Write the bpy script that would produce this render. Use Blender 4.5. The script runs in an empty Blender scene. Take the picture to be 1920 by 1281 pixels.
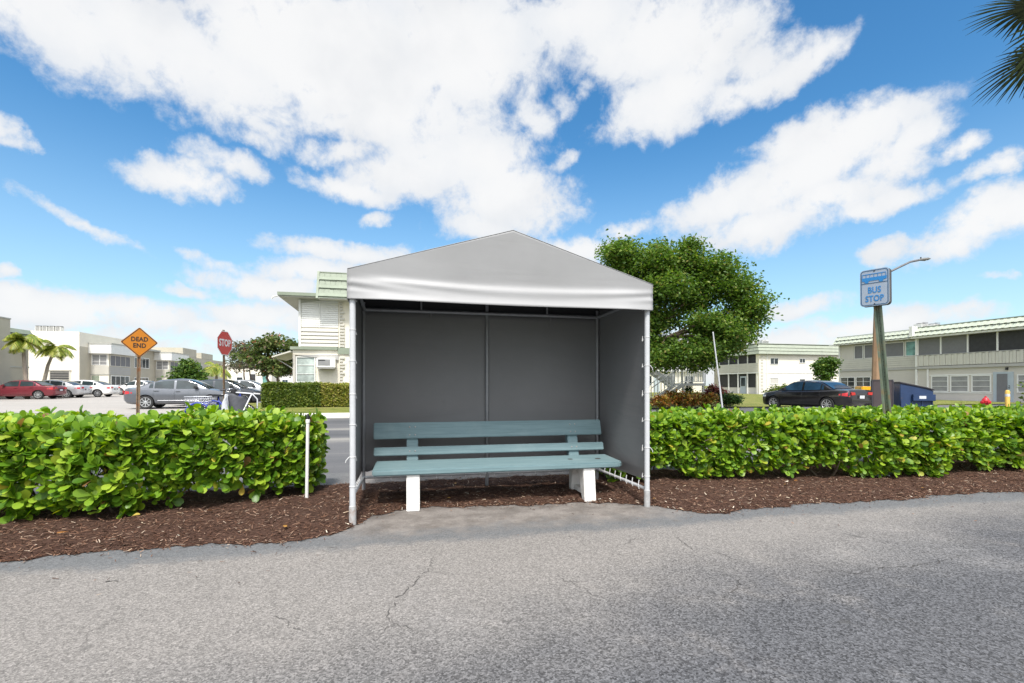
import bpy, bmesh, math, random
import numpy as np
from mathutils import Vector, Matrix, Euler
R = math.radians
random.seed(7)
rng = np.random.default_rng(7)
scn = bpy.context.scene
COL = scn.collection

# ------------------------------------------------------------------ frame
CAMH = 1.25
FPX = 920.0
TH = R(13.4)                      # the kerb line runs 13.4 degrees off the lens plane
U = (math.cos(TH), math.sin(TH)); V = (-math.sin(TH), math.cos(TH))
def L(a, b, z=0.0): return Vector((a*U[0]+b*V[0], a*U[1]+b*V[1], z))
def AB(x, y): return (x*U[0]+y*U[1], x*V[0]+y*V[1])
def W(px, py, Y): return Vector(((px-960)/FPX*Y, Y, CAMH+(723-py)/FPX*Y))
def gz(b): return 0.0065*max(0.0, min(b, 80)-8)
def gzw(x, y): return gz(AB(x, y)[1])

# ------------------------------------------------------------------ helpers
def tag(o, label=None, cat=None, group=None, kind=None):
    if label: o['label'] = label
    if cat: o['category'] = cat
    if group: o['group'] = group
    if kind: o['kind'] = kind
    return o
def empty(name, loc=(0,0,0), rz=0.0, label=None, cat=None, group=None):
    o = bpy.data.objects.new(name, None); COL.objects.link(o)
    o.location = loc; o.rotation_euler = (0,0,rz); o.empty_display_size = .2
    return tag(o, label, cat, group)
class MB:
    def __init__(s): s.v = []; s.f = []; s.m = []
    def add(s, vs, fs, m=0):
        n = len(s.v); s.v += [tuple(v) for v in vs]; s.f += [tuple(i+n for i in f) for f in fs]; s.m += [m]*len(fs); return s
    def box(s, x0,x1,y0,y1,z0,z1, m=0, M=None):
        vs = [(x0,y0,z0),(x1,y0,z0),(x1,y1,z0),(x0,y1,z0),(x0,y0,z1),(x1,y0,z1),(x1,y1,z1),(x0,y1,z1)]
        if M is not None: vs = [M @ Vector(v) for v in vs]
        return s.add(vs, [(3,2,1,0),(4,5,6,7),(0,1,5,4),(1,2,6,5),(2,3,7,6),(3,0,4,7)], m)
    def cbox(s, c, d, m=0, M=None):
        return s.box(c[0]-d[0]/2,c[0]+d[0]/2,c[1]-d[1]/2,c[1]+d[1]/2,c[2]-d[2]/2,c[2]+d[2]/2,m,M)
    def bar(s, p, q, w, h, m=0):
        p = Vector(p); q = Vector(q); d = q-p
        M = Matrix.Translation(p) @ d.to_track_quat('X','Z').to_matrix().to_4x4()
        return s.box(0,d.length,-w/2,w/2,-h/2,h/2,m,M)
    def tube(s, pts, r, n=8, m=0, cap=True):
        pts = [Vector(p) for p in pts]; k = len(pts)
        rs = [r]*k if not isinstance(r,(list,tuple)) else r
        vs = []; fs = []; up = None
        for i,p in enumerate(pts):
            t = (pts[min(i+1,k-1)]-pts[max(i-1,0)]).normalized()
            if up is None: up = Vector((0,0,1)) if abs(t.z)<.9 else Vector((1,0,0))
            x = t.cross(up).normalized(); y = x.cross(t).normalized(); up = y
            for j in range(n):
                a = 2*math.pi*j/n
                vs.append(p + (x*math.cos(a)+y*math.sin(a))*rs[i])
        for i in range(k-1):
            for j in range(n):
                fs.append((i*n+j, i*n+(j+1)%n, (i+1)*n+(j+1)%n, (i+1)*n+j))
        if cap: fs += [tuple(reversed(range(n))), tuple(range((k-1)*n, k*n))]
        return s.add(vs, fs, m)
    def lathe(s, prof, n=16, m=0, M=None):           # prof: (radius, z)
        vs = []; fs = []
        for r,z in prof:
            for j in range(n):
                a = 2*math.pi*j/n; v = Vector((r*math.cos(a), r*math.sin(a), z))
                vs.append(M @ v if M is not None else v)
        k = len(prof)
        for i in range(k-1):
            for j in range(n): fs.append((i*n+j, i*n+(j+1)%n, (i+1)*n+(j+1)%n, (i+1)*n+j))
        fs += [tuple(reversed(range(n))), tuple(range((k-1)*n,k*n))]
        return s.add(vs, fs, m)
    def prism(s, poly, d0, d1, axis='y', m=0, M=None):   # polygon in the plane across the axis
        def P(a,b,d): return {'y':(a,d,b),'x':(d,a,b),'z':(a,b,d)}[axis]
        n = len(poly); vs = [P(a,b,d0) for a,b in poly]+[P(a,b,d1) for a,b in poly]
        if M is not None: vs = [M @ Vector(v) for v in vs]
        fs = [tuple(range(n)), tuple(reversed(range(n,2*n)))]
        fs += [(i,i+n,(i+1)%n+n,(i+1)%n) for i in range(n)]
        return s.add(vs, fs, m)
    def build(s, name, mats, parent=None, smooth=False, bevel=0, fix=True):
        me = bpy.data.meshes.new(name); me.from_pydata([tuple(v) for v in s.v], [], s.f)
        if not isinstance(mats,(list,tuple)): mats = [mats]
        for mt in mats: me.materials.append(mt)
        if len(mats)>1: me.polygons.foreach_set('material_index', s.m)
        if fix:
            bm = bmesh.new(); bm.from_mesh(me); bmesh.ops.recalc_face_normals(bm, faces=bm.faces)
            if bevel:
                bmesh.ops.bevel(bm, geom=[e for e in bm.edges if e.is_manifold and e.calc_face_angle(0)>.5], offset=bevel, segments=2, affect='EDGES', clamp_overlap=True)
            bm.to_mesh(me); bm.free()
        if smooth: me.polygons.foreach_set('use_smooth', [True]*len(me.polygons))
        me.update()
        o = bpy.data.objects.new(name, me); COL.objects.link(o)
        if parent is not None: o.parent = parent
        return o
def npmesh(name, verts, quads, mat, parent=None, smooth=True):
    me = bpy.data.meshes.new(name)
    nv = len(verts); nf = len(quads); k = quads.shape[1]
    me.vertices.add(nv); me.vertices.foreach_set('co', np.ascontiguousarray(verts, dtype=np.float32).ravel())
    me.loops.add(nf*k); me.loops.foreach_set('vertex_index', np.ascontiguousarray(quads, dtype=np.int32).ravel())
    me.polygons.add(nf); me.polygons.foreach_set('loop_start', np.arange(0, nf*k, k, dtype=np.int32))
    me.polygons.foreach_set('loop_total', np.full(nf, k, dtype=np.int32))
    me.polygons.foreach_set('use_smooth', np.full(nf, smooth, dtype=bool))
    me.update(calc_edges=True); me.validate()
    me.materials.append(mat)
    o = bpy.data.objects.new(name, me); COL.objects.link(o)
    if parent is not None: o.parent = parent
    return o
def autosmooth(o, ang=35):
    me = o.data; bm = bmesh.new(); bm.from_mesh(me)
    for f in bm.faces: f.smooth = True
    for e in bm.edges: e.smooth = (not e.is_manifold) or e.calc_face_angle(0) < R(ang)
    bm.to_mesh(me); bm.free()
    return o

# ------------------------------------------------------------------ materials
def newmat(name):
    m = bpy.data.materials.new(name); m.use_nodes = True
    nt = m.node_tree; nt.nodes.clear()
    out = nt.nodes.new('ShaderNodeOutputMaterial')
    return m, nt, out
def N(nt, t, **kw):
    n = nt.nodes.new(t)
    for k,v in kw.items():
        if k in n.inputs.keys() if isinstance(k,str) else False: n.inputs[k].default_value = v
        else: setattr(n, k, v)
    return n
def ramp(nt, fac, stops, interp='LINEAR'):
    r = nt.nodes.new('ShaderNodeValToRGB'); r.color_ramp.interpolation = interp
    e = r.color_ramp.elements
    while len(e) < len(stops): e.new(.5)
    for el,(p,c) in zip(e, stops):
        el.position = p; el.color = (c[0],c[1],c[2],1) if isinstance(c,(tuple,list)) else (c,c,c,1)
    nt.links.new(fac, r.inputs[0]); return r.outputs[0]
def noise(nt, vec, scale, detail=4, rough=.55, dist=0):
    n = nt.nodes.new('ShaderNodeTexNoise'); n.inputs['Scale'].default_value = scale
    n.inputs['Detail'].default_value = detail; n.inputs['Roughness'].default_value = rough; n.inputs['Distortion'].default_value = dist
    if vec is not None: nt.links.new(vec, n.inputs['Vector'])
    return n.outputs['Fac']
def math_(nt, op, a, b=None, c=None, clamp=False):
    n = nt.nodes.new('ShaderNodeMath'); n.operation = op; n.use_clamp = clamp
    for i,x in enumerate((a,b,c)):
        if x is None: continue
        if isinstance(x,(int,float)): n.inputs[i].default_value = x
        else: nt.links.new(x, n.inputs[i])
    return n.outputs[0]
def mix(nt, fac, a, b, blend='MIX'):
    n = nt.nodes.new('ShaderNodeMix'); n.data_type = 'RGBA'; n.blend_type = blend; n.clamp_factor = True
    ins = [n.inputs[0], n.inputs[6], n.inputs[7]]
    for s,x in zip(ins,(fac,a,b)):
        if isinstance(x,(int,float)) and s is ins[0]: s.default_value = x
        elif isinstance(x,(tuple,list)): s.default_value = (x[0],x[1],x[2],1)
        elif isinstance(x,(int,float)): s.default_value = (x,x,x,1)
        else: nt.links.new(x, s)
    return n.outputs[2]
def smooth_(nt, x, lo, hi):
    n = nt.nodes.new('ShaderNodeMapRange'); n.interpolation_type = 'SMOOTHSTEP'
    n.inputs['From Min'].default_value = lo; n.inputs['From Max'].default_value = hi
    nt.links.new(x, n.inputs['Value']); return n.outputs[0]
def objvec(nt): return nt.nodes.new('ShaderNodeTexCoord').outputs['Object']
def bump(nt, h, strength, dist):
    b = nt.nodes.new('ShaderNodeBump'); b.inputs['Strength'].default_value = strength; b.inputs['Distance'].default_value = dist
    nt.links.new(h, b.inputs['Height']); return b.outputs[0]
def principled(nt, out, col, rough=.6, metal=0, coat=0, spec=.5, normal=None, **kw):
    p = nt.nodes.new('ShaderNodeBsdfPrincipled')
    if isinstance(col,(tuple,list)): p.inputs['Base Color'].default_value = (*col[:3],1)
    else: nt.links.new(col, p.inputs['Base Color'])
    if isinstance(rough,(int,float)): p.inputs['Roughness'].default_value = rough
    else: nt.links.new(rough, p.inputs['Roughness'])
    p.inputs['Metallic'].default_value = metal; p.inputs['Coat Weight'].default_value = coat
    p.inputs['Specular IOR Level'].default_value = spec
    if normal is not None: nt.links.new(normal, p.inputs['Normal'])
    for k,v in kw.items(): p.inputs[k.replace('_',' ')].default_value = v
    if out is not None: nt.links.new(p.outputs[0], out.inputs[0])
    return p
def pm(name, col, rough=.6, var=.12, scale=6, metal=0, coat=0, bmp=0, bscale=60, spec=.5, fine=.0, dirt=None):
    """painted / plain surface with mottling and a little relief"""
    m, nt, out = newmat(name); v = objvec(nt)
    f = noise(nt, v, scale, 5, .6)
    c = ramp(nt, f, [(.3, tuple(x*(1-var) for x in col)), (.7, tuple(min(1,x*(1+var)) for x in col))])
    if dirt:
        d = smooth_(nt, noise(nt, v, dirt[1], 6, .65), dirt[2], dirt[3]); c = mix(nt, d, c, dirt[0])
    nrm = bump(nt, noise(nt, v, bscale, 4), bmp, .01) if bmp else None
    rr = math_(nt, 'MULTIPLY_ADD', noise(nt, v, scale*3, 3), .2, rough-.1)
    principled(nt, out, c, rr, metal, coat, spec, nrm)
    return m
def leafmat(name, stops, rough=.35, trans=.35, spec=.4):
    m, nt, out = newmat(name)
    g = nt.nodes.new('ShaderNodeNewGeometry')
    c = ramp(nt, g.outputs['Random Per Island'], stops)
    p = principled(nt, None, c, rough, spec=spec)
    t = nt.nodes.new('ShaderNodeBsdfTranslucent')
    h = nt.nodes.new('ShaderNodeHueSaturation'); h.inputs['Saturation'].default_value = 1.1; h.inputs['Value'].default_value = 1.25
    nt.links.new(c, h.inputs['Color']); nt.links.new(h.outputs[0], t.inputs[0])
    mx = nt.nodes.new('ShaderNodeMixShader'); mx.inputs[0].default_value = trans
    nt.links.new(p.outputs[0], mx.inputs[1]); nt.links.new(t.outputs[0], mx.inputs[2]); nt.links.new(mx.outputs[0], out.inputs[0])
    return m

M = {}
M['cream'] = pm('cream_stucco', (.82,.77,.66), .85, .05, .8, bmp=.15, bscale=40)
M['tan'] = pm('tan_shade_stucco', (.46,.43,.35), .85, .06, .8, bmp=.15, bscale=40)  # also the shade-toned copy of cream on side walls
M['greige'] = pm('greige_stucco', (.56,.53,.48), .85, .05, .8, bmp=.15, bscale=40)
M['siding'] = pm('painted_siding', (.58,.56,.50), .6, .05, 2)
M['sidinggrey'] = pm('grey_siding', (.42,.41,.39), .6, .05, 2)
M['sage'] = pm('sage_green_metal', (.25,.29,.22), .6, .10, 3, dirt=((.16,.18,.14),1.5,.55,.75))
M['sagepale'] = pm('pale_sage_metal', (.47,.51,.42), .5, .07, 3, dirt=((.34,.37,.30),1.2,.58,.8))
M['trim'] = pm('white_trim', (.75,.75,.72), .5, .04, 3)
M['soffit'] = pm('soffit_shade_board', (.42,.42,.38), .8, .06, 3)
M['screen'] = pm('dark_screen', (.035,.035,.038), .7, .2, 4)
M['shade'] = pm('roller_shade', (.17,.17,.18), .7, .08, 5)
M['bluegrey'] = pm('blue_grey_door', (.40,.46,.50), .5, .05, 3)
def glassmat(name, col, rough=.06):
    m, nt, out = newmat(name); v = objvec(nt)
    c = ramp(nt, noise(nt, v, 1.3, 3), [(.35, tuple(x*.5 for x in col)), (.7, tuple(x*1.5 for x in col))])
    principled(nt, out, c, rough, 0, 0, .6); return m
M['glass'] = glassmat('window_glass', (.035,.045,.05))
M['glassgreen'] = glassmat('pale_window_glass', (.42,.48,.45), .12)
M['glassteal'] = glassmat('teal_window_glass', (.14,.30,.27), .2)
M['louvre'] = pm('grey_louvre_glass', (.27,.27,.27), .3, .15, 2)
M['steel'] = pm('shade_toned_steel', (.30,.305,.32), .42, .10, 9, metal=.35, bmp=.05, dirt=((.30,.29,.28),7,.62,.85))  # base tone darkened for the deep shade under the canopy
M['whitetube'] = pm('white_painted_tube', (.54,.55,.57), .35, .05, 12, dirt=((.42,.41,.40),9,.64,.85))
M['whiteplastic'] = pm('white_plastic', (.80,.79,.76), .4, .05, 10)
M['acmetal'] = pm('ac_casing', (.62,.62,.60), .5, .06, 5)
M['acdark'] = pm('ac_grille', (.12,.12,.12), .6, .1, 9)
M['rubber'] = pm('tyre_rubber', (.022,.022,.023), .8, .15, 20)
M['rim'] = pm('alloy_rim', (.55,.56,.57), .3, .08, 8, metal=.7)
M['blackplastic'] = pm('black_plastic', (.02,.02,.022), .45, .1, 10)
M['chrome'] = pm('chrome', (.7,.7,.72), .15, .03, 8, metal=1)
M['taillight'] = pm('red_lens', (.50,.02,.025), .15, .1, 10, coat=.5)
M['headlight'] = pm('clear_lens', (.62,.63,.65), .12, .06, 10, coat=.5)
M['carglass'] = glassmat('car_glass', (.03,.045,.05), .03)
M['carglassblue'] = glassmat('sky_blue_glass', (.02,.05,.09), .03)  # blue of the reflected sky put into the black sedan's glass colour
M['bark'] = pm('bark', (.16,.12,.09), .9, .25, 7, bmp=.6, bscale=25)
M['palebark'] = pm('pale_bark', (.30,.26,.21), .9, .2, 7, bmp=.5, bscale=20)
M['twig'] = pm('twig_bark', (.13,.10,.07), .9, .25, 18, bmp=.4, bscale=40)
M['black'] = pm('black_paint', (.012,.012,.013), .5, .1, 10)

# ================================================================== ground
def sheet(name, a0,a1,b0,b1, na,nb, zf, mat, kind='structure', b0f=None):
    mb = MB(); vs=[]; fs=[]
    for j in range(nb+1):
        for i in range(na+1):
            a = a0+(a1-a0)*i/na
            lo = b0f(a) if b0f else b0
            b = lo+(b1-lo)*j/nb
            vs.append((a,b,zf(a,b)))
    for j in range(nb):
        for i in range(na):
            k = j*(na+1)+i; fs.append((k,k+1,k+na+2,k+na+1))
    mb.add(vs,fs); o = mb.build(name, mat, fix=False); o.rotation_euler = (0,0,TH); o['kind'] = kind
    o.data.polygons.foreach_set('use_smooth',[True]*len(o.data.polygons)); return o

# --- road asphalt
def road_material():
    m, nt, out = newmat('worn_asphalt'); v = objvec(nt)
    sep = nt.nodes.new('ShaderNodeSeparateXYZ'); nt.links.new(v, sep.inputs[0]); A = sep.outputs[0]; B = sep.outputs[1]
    stones = nt.nodes.new('ShaderNodeTexVoronoi'); stones.inputs['Scale'].default_value = 105; nt.links.new(v, stones.inputs['Vector'])
    sc = nt.nodes.new('ShaderNodeSeparateColor'); nt.links.new(stones.outputs['Color'], sc.inputs[0])
    stones2 = nt.nodes.new('ShaderNodeTexVoronoi'); stones2.inputs['Scale'].default_value = 170; nt.links.new(v, stones2.inputs['Vector'])
    sc2 = nt.nodes.new('ShaderNodeSeparateColor'); nt.links.new(stones2.outputs['Color'], sc2.inputs[0])
    big = noise(nt, v, .55, 4, .55); med = noise(nt, v, 2.2, 5, .6); fine = noise(nt, v, 300, 3, .6)
    # wear: pale where tyres and weather bleached it, darker towards the middle of the road and in a sealed strip by the bed
    Bn = math_(nt,'ADD', B, math_(nt,'MULTIPLY', math_(nt,'SUBTRACT', big,.5), 1.3))
    Bn = math_(nt,'ADD', Bn, math_(nt,'MULTIPLY', math_(nt,'SUBTRACT', med,.5), .5))
    Bn = math_(nt,'SUBTRACT', Bn, math_(nt,'MULTIPLY', A, .22))
    worn = smooth_(nt, Bn, 1.55, 3.0)
    base = mix(nt, worn, (.088,.089,.095), (.214,.200,.187))
    base = mix(nt, math_(nt,'MULTIPLY', smooth_(nt, big,.5,.72), .35), base, (.16,.16,.165))
    base = mix(nt, math_(nt,'MULTIPLY', smooth_(nt, med,.55,.75), .25), base, (.30,.275,.255))
    eb = math_(nt,'ADD', B, math_(nt,'MULTIPLY', math_(nt,'SUBTRACT', med,.5), .28))
    eb = math_(nt,'ADD', eb, math_(nt,'MULTIPLY', math_(nt,'SUBTRACT', big,.5), .35))
    seal = smooth_(nt, math_(nt,'ADD', eb, math_(nt,'MULTIPLY', math_(nt,'SUBTRACT', noise(nt,v,14,6,.7),.5), .35)), 3.84, 4.06)
    base = mix(nt, math_(nt,'MULTIPLY', seal, .85), base, mix(nt, med, (.095,.102,.11), (.145,.15,.155)))
    # aggregate
    amp = math_(nt,'MULTIPLY_ADD', worn, -.62, 1.25)
    agg = math_(nt,'ADD', math_(nt,'MULTIPLY', math_(nt,'SUBTRACT', sc.outputs[0], .5), amp), 1.0)
    agg2 = math_(nt,'MULTIPLY_ADD', sc2.outputs[0], .5, .75)
    a_ = math_(nt,'MULTIPLY', agg, agg2)
    a_ = math_(nt,'MULTIPLY', a_, math_(nt,'MULTIPLY_ADD', fine, .4, .8))
    cmb = nt.nodes.new('ShaderNodeCombineColor')
    for i in range(3): nt.links.new(a_, cmb.inputs[i])
    softer = mix(nt, math_(nt,'MULTIPLY', seal,.30), cmb.outputs[0], (1,1,1))
    col = mix(nt, 1.0, base, softer, 'MULTIPLY')
    # hairline cracking, denser in some areas
    wv_ = nt.nodes.new('ShaderNodeVectorMath'); wv_.operation='ADD'
    nz_ = nt.nodes.new('ShaderNodeTexNoise'); nz_.inputs['Scale'].default_value=3.5; nz_.inputs['Detail'].default_value=6; nt.links.new(v,nz_.inputs['Vector'])
    nm_ = nt.nodes.new('ShaderNodeVectorMath'); nm_.operation='SCALE'; nm_.inputs['Scale'].default_value=.34; nt.links.new(nz_.outputs['Color'],nm_.inputs[0])
    nt.links.new(v,wv_.inputs[0]); nt.links.new(nm_.outputs[0],wv_.inputs[1])
    ce_ = nt.nodes.new('ShaderNodeTexVoronoi'); ce_.feature='DISTANCE_TO_EDGE'; ce_.inputs['Scale'].default_value=1.15; nt.links.new(wv_.outputs[0],ce_.inputs['Vector'])
    hair = math_(nt,'SUBTRACT',1.0, smooth_(nt, ce_.outputs['Distance'], .0, .007))
    hair = math_(nt,'MULTIPLY', hair, smooth_(nt, noise(nt,v,.9,4,.6), .50,.62))
    col = mix(nt, math_(nt,'MULTIPLY', hair,.5), col, (.06,.056,.053))
    # tan sand drifted out from under the shelter
    sa = math_(nt,'MULTIPLY', smooth_(nt, A,-.9,.0), math_(nt,'SUBTRACT',1.0, smooth_(nt, A,2.2,3.4)))
    sb = smooth_(nt, math_(nt,'ADD', eb, math_(nt,'MULTIPLY', math_(nt,'SUBTRACT', noise(nt,v,6,6,.65),.5), .75)), 4.0, 4.5)
    sand = math_(nt,'MULTIPLY', sa, sb)
    sandc = mix(nt, smooth_(nt, noise(nt, v, 4, 7, .68),.3,.7), (.135,.115,.10), (.285,.255,.23))
    sandc = mix(nt, 1.0, sandc, ramp(nt, noise(nt, v, 60, 5, .7), [(.3,(.72,.72,.72)),(.7,(1.2,1.2,1.2))]), 'MULTIPLY')
    sandc = mix(nt, math_(nt,'MULTIPLY', smooth_(nt, noise(nt, v, 22, 5, .7),.56,.72),.6), sandc, (.12,.095,.08))
    col = mix(nt, math_(nt,'MULTIPLY', sand,.82), col, sandc)
    # oil spots
    spot = smooth_(nt, noise(nt, v, 3.1, 3, .5, .4), .70, .76)
    col = mix(nt, math_(nt,'MULTIPLY', spot,.55), col, (.06,.058,.055))
    h = math_(nt,'ADD', math_(nt,'MULTIPLY', stones.outputs['Distance'], .6), math_(nt,'MULTIPLY', fine,.4))
    principled(nt, out, col, .88, spec=.3, normal=bump(nt, h, .55, .006))
    return m
road = sheet('road', -40, 45, -14, 7.4, 8, 8, lambda a,b: 0.0, road_material())
# --- cracks in the road: thin dark strips a few millimetres proud
M['crack'] = pm('crack_tar', (.075,.070,.066), .9, .2, 30)
def crack(points, w=.008, seed=0):
    r = random.Random(seed); pts = []
    for (px0,py0),(px1,py1) in zip(points, points[1:]):
        Y0 = CAMH*FPX/(py0-723); Y1 = CAMH*FPX/(py1-723)
        p0 = Vector(((px0-960)/FPX*Y0, Y0, 0)); p1 = Vector(((px1-960)/FPX*Y1, Y1, 0))
        n = max(2, int((p1-p0).length/.024))
        for i in range(n):
            t = i/n; q = p0.lerp(p1, t); q.x += r.gauss(0,.011); q.y += r.gauss(0,.011); pts.append(q)
    vs=[]; fs=[]; k=len(pts)
    for i,p in enumerate(pts):
        t = (pts[min(i+1,k-1)]-pts[max(i-1,0)]).normalized(); s = Vector((-t.y,t.x,0))
        ww = w*(.35+.65*math.sin(math.pi*(i+.5)/k))*r.uniform(.15,1.1)*.36
        for sg in (-1,1):
            q = p+s*ww*sg; a,b = AB(q.x,q.y); vs.append((a,b,.004))
    for i in range(k-1): fs.append((2*i,2*i+1,2*i+3,2*i+2))
    mb = MB(); mb.add(vs,fs); return mb.build('crack', M['crack'], road, fix=False)
for i,(pts,w) in enumerate([
    ([(812,1045),(806,1066),(770,1100),(742,1128),(728,1152),(735,1172),(706,1192),(690,1210)], .012),
    ([(728,1165),(755,1172),(790,1190)], .008), ([(507,1156),(540,1160),(552,1180),(580,1185)], .010),
    ([(1390,1088),(1378,1104),(1372,1112),(1350,1124)], .010), ([(1345,1037),(1368,1046),(1396,1055)], .009),
    ([(1520,1072),(1560,1070),(1608,1076),(1650,1066),(1715,1062),(1760,1054),(1810,1040)], .010),
    ([(1265,1005),(1290,1025),(1300,1034)], .008), ([(1195,1005),(1180,1018),(1150,1028)], .008),
    ([(1040,1080),(1080,1098),(1130,1125)], .007), ([(200,1092),(225,1090)], .03), ([(616,1026),(640,1027)], .018)]):
    crack(pts, w, i)

# --- far ground, parking lot, lawns
def lot_material():
    m, nt, out = newmat('parking_asphalt'); v = objvec(nt)
    sep = nt.nodes.new('ShaderNodeSeparateXYZ'); nt.links.new(v, sep.inputs[0]); A = sep.outputs[0]; B = sep.outputs[1]
    st = nt.nodes.new('ShaderNodeMapping'); st.inputs['Scale'].default_value = (.12,1,1); nt.links.new(v, st.inputs[0])
    band = noise(nt, st.outputs[0], .33, 5, .6)
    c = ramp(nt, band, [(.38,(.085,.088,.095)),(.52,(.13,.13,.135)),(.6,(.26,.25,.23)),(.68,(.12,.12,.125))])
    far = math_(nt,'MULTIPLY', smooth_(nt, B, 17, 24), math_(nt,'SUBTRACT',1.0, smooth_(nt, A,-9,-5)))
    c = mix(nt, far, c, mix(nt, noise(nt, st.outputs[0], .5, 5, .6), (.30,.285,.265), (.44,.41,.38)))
    fine = noise(nt, v, 90, 4, .7)
    c = mix(nt, 1.0, c, ramp(nt, fine, [(.3,(.75,.75,.75)),(.7,(1.2,1.2,1.2))]), 'MULTIPLY')
    principled(nt, out, c, .9, spec=.25, normal=bump(nt, fine, .3, .008)); return m
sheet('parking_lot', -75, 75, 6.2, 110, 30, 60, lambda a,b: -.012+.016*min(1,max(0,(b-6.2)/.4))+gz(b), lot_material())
def grass_material(name, c0, c1, c2):
    m, nt, out = newmat(name); v = objvec(nt)
    f = noise(nt, v, 1.2, 6, .65); g = noise(nt, v, 45, 4, .7)
    c = ramp(nt, f, [(.3,c0),(.5,c1),(.7,c2)])
    c = mix(nt, 1.0, c, ramp(nt, g, [(.3,(.6,.6,.6)),(.7,(1.3,1.3,1.3))]), 'MULTIPLY')
    principled(nt, out, c, .9, spec=.2, normal=bump(nt, g, .8, .04)); return m
M['lawn'] = grass_material('lawn_grass', (.10,.13,.03), (.19,.21,.05), (.27,.23,.09))
sheet('ground', -1500, 1500, -1500, 1500, 4, 4, lambda a,b: -.14 if b>-200 else -.14, M['lawn'])
sheet('lawn', 5.5, 39, 22, 60, 30, 30, lambda a,b: gz(b)+.05, M['lawn'])
# grass island with a white kerb in front of the middle building
kb = MB(); 
def isl(a,b): return gz(b)+.13+.16*min(1,max(0,(b-19.2)/1.2))
sheet('grass_island', -7.6, 5.4, 19.1, 26.0, 16, 14, isl, M['lawn'])
kb = MB(); kb.box(-7.75,5.5,18.9,19.1,0,gz(19)+.17); kb.box(-7.75,-7.6,19.1,26,0,gz(26)+.17)
k = kb.build('kerb', pm('white_kerb_paint',(.72,.70,.66),.7,.08,4), bevel=.02); k.rotation_euler=(0,0,TH)
tag(k, kind='structure')

# --- mulch bed
EDGE = [(-30,4.27),(-.62,4.27),(-.45,4.42),(-.3,4.66),(-.2,4.9),(.31,5.07),(.9,5.02),(1.42,4.97),(2.2,4.83),(2.5,4.66),(2.72,4.44),(2.98,4.22),(3.4,4.27),(40,4.27)]
def edge(a):
    e = float(np.interp(a, [p[0] for p in EDGE], [p[1] for p in EDGE]))
    return e + .035*math.sin(a*3.1+1)+.025*math.sin(a*7.7)+.018*math.sin(a*17.3)+.014*math.sin(a*31+2)+.011*math.sin(a*53+1)+.008*math.sin(a*89)
def mulch_z(a,b):
    d = b-edge(a)
    base = .004+.05*(1-math.exp(-max(0,d)/.25))
    n = .012*math.sin(a*9+b*4)*math.sin(b*11-a*3)+.008*math.sin(a*23+1)*math.sin(b*27)
    return base + n*min(1,max(0,d)/.1) - .06*max(0,(b-6.25)/.25)
def mulch_material():
    m, nt, out = newmat('bark_mulch'); v = objvec(nt)
    mp = nt.nodes.new('ShaderNodeMapping'); mp.inputs['Scale'].default_value=(1,2.2,1); mp.inputs['Rotation'].default_value=(0,0,.5); nt.links.new(v, mp.inputs[0])
    f = noise(nt, mp.outputs[0], 28, 6, .7, 1.2); g = noise(nt, v, 2.0, 4)
    c = ramp(nt, f, [(.30,(.020,.011,.008)),(.5,(.092,.050,.036)),(.66,(.165,.095,.068)),(.8,(.27,.18,.13))])
    c = mix(nt, math_(nt,'MULTIPLY', smooth_(nt,g,.45,.7),.5), c, (.10,.06,.045))
    principled(nt, out, c, .95, spec=.15, normal=bump(nt, f, 1.0, .03)); return m
sheet('mulch_bed', -14, 18, 4.27, 6.5, 900, 44, mulch_z, mulch_material(), b0f=edge)
def chips(n, name, mat, lmin, lmax, wmin, wmax, bfun, sparse=None):
    vs = np.zeros((n,4,3)); 
    for i in range(n):
        a,b = bfun(); z = mulch_z(a,b) if b>edge(a) else .004
        l = random.uniform(lmin,lmax); w = random.uniform(wmin,wmax); t = random.uniform(0,math.pi)
        tilt = random.uniform(-.35,.35); roll = random.uniform(-.6,.6)
        dx = Vector((math.cos(t)*math.cos(tilt), math.sin(t)*math.cos(tilt), math.sin(tilt)))
        sd = Vector((-math.sin(t)*math.cos(roll), math.cos(t)*math.cos(roll), math.sin(roll)))
        c = Vector((a,b,z+.006+abs(math.sin(tilt))*l*.4))
        q = [c-dx*l/2-sd*w/2, c+dx*l/2-sd*w*.35, c+dx*l/2+sd*w*.35, c-dx*l/2+sd*w/2]
        for j in range(4): vs[i,j] = q[j]
    quads = np.arange(n*4).reshape(n,4)
    o = npmesh(name, vs.reshape(-1,3), quads, mat, smooth=False); o.rotation_euler=(0,0,TH); o['kind']='stuff'; return o
def mulch_pos():
    while True:
        a = random.uniform(-6.5,9.5) if random.random()<.9 else random.uniform(-12,16)
        e = edge(a); b = e + (random.random()**1.3)*(6.3-e) - .02
        if b < 6.35: return a,b
M['chip'] = leafmat('mulch_chip', [(0,(.022,.012,.008)),(.35,(.092,.046,.030)),(.65,(.165,.090,.060)),(.86,(.235,.145,.10)),(.95,(.30,.21,.155)),(1,(.45,.36,.28))], .9, 0.0, .1)
chips(40000,'mulch_chips',M['chip'],.012,.052,.003,.009,mulch_pos)
M['palechip'] = leafmat('pale_litter', [(0,(.35,.25,.16)),(.5,(.55,.44,.32)),(1,(.70,.64,.54))], .8, 0.0, .2)
def litter_pos():
    a = random.choice([random.uniform(2.7,4.6), random.uniform(-.4,2.6), random.uniform(-6,9)])
    e = edge(a); return a, e+random.random()**2*1.0+.01
chips(300,'mulch_litter',M['palechip'],.012,.055,.005,.013,litter_pos)
def spill_pos():
    a = random.uniform(-6,9); return a, edge(a)-abs(random.gauss(0,.10 if random.random()<.75 else .4))
chips(1100,'mulch_scraps',M['chip'],.008,.035,.003,.008,spill_pos)

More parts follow.
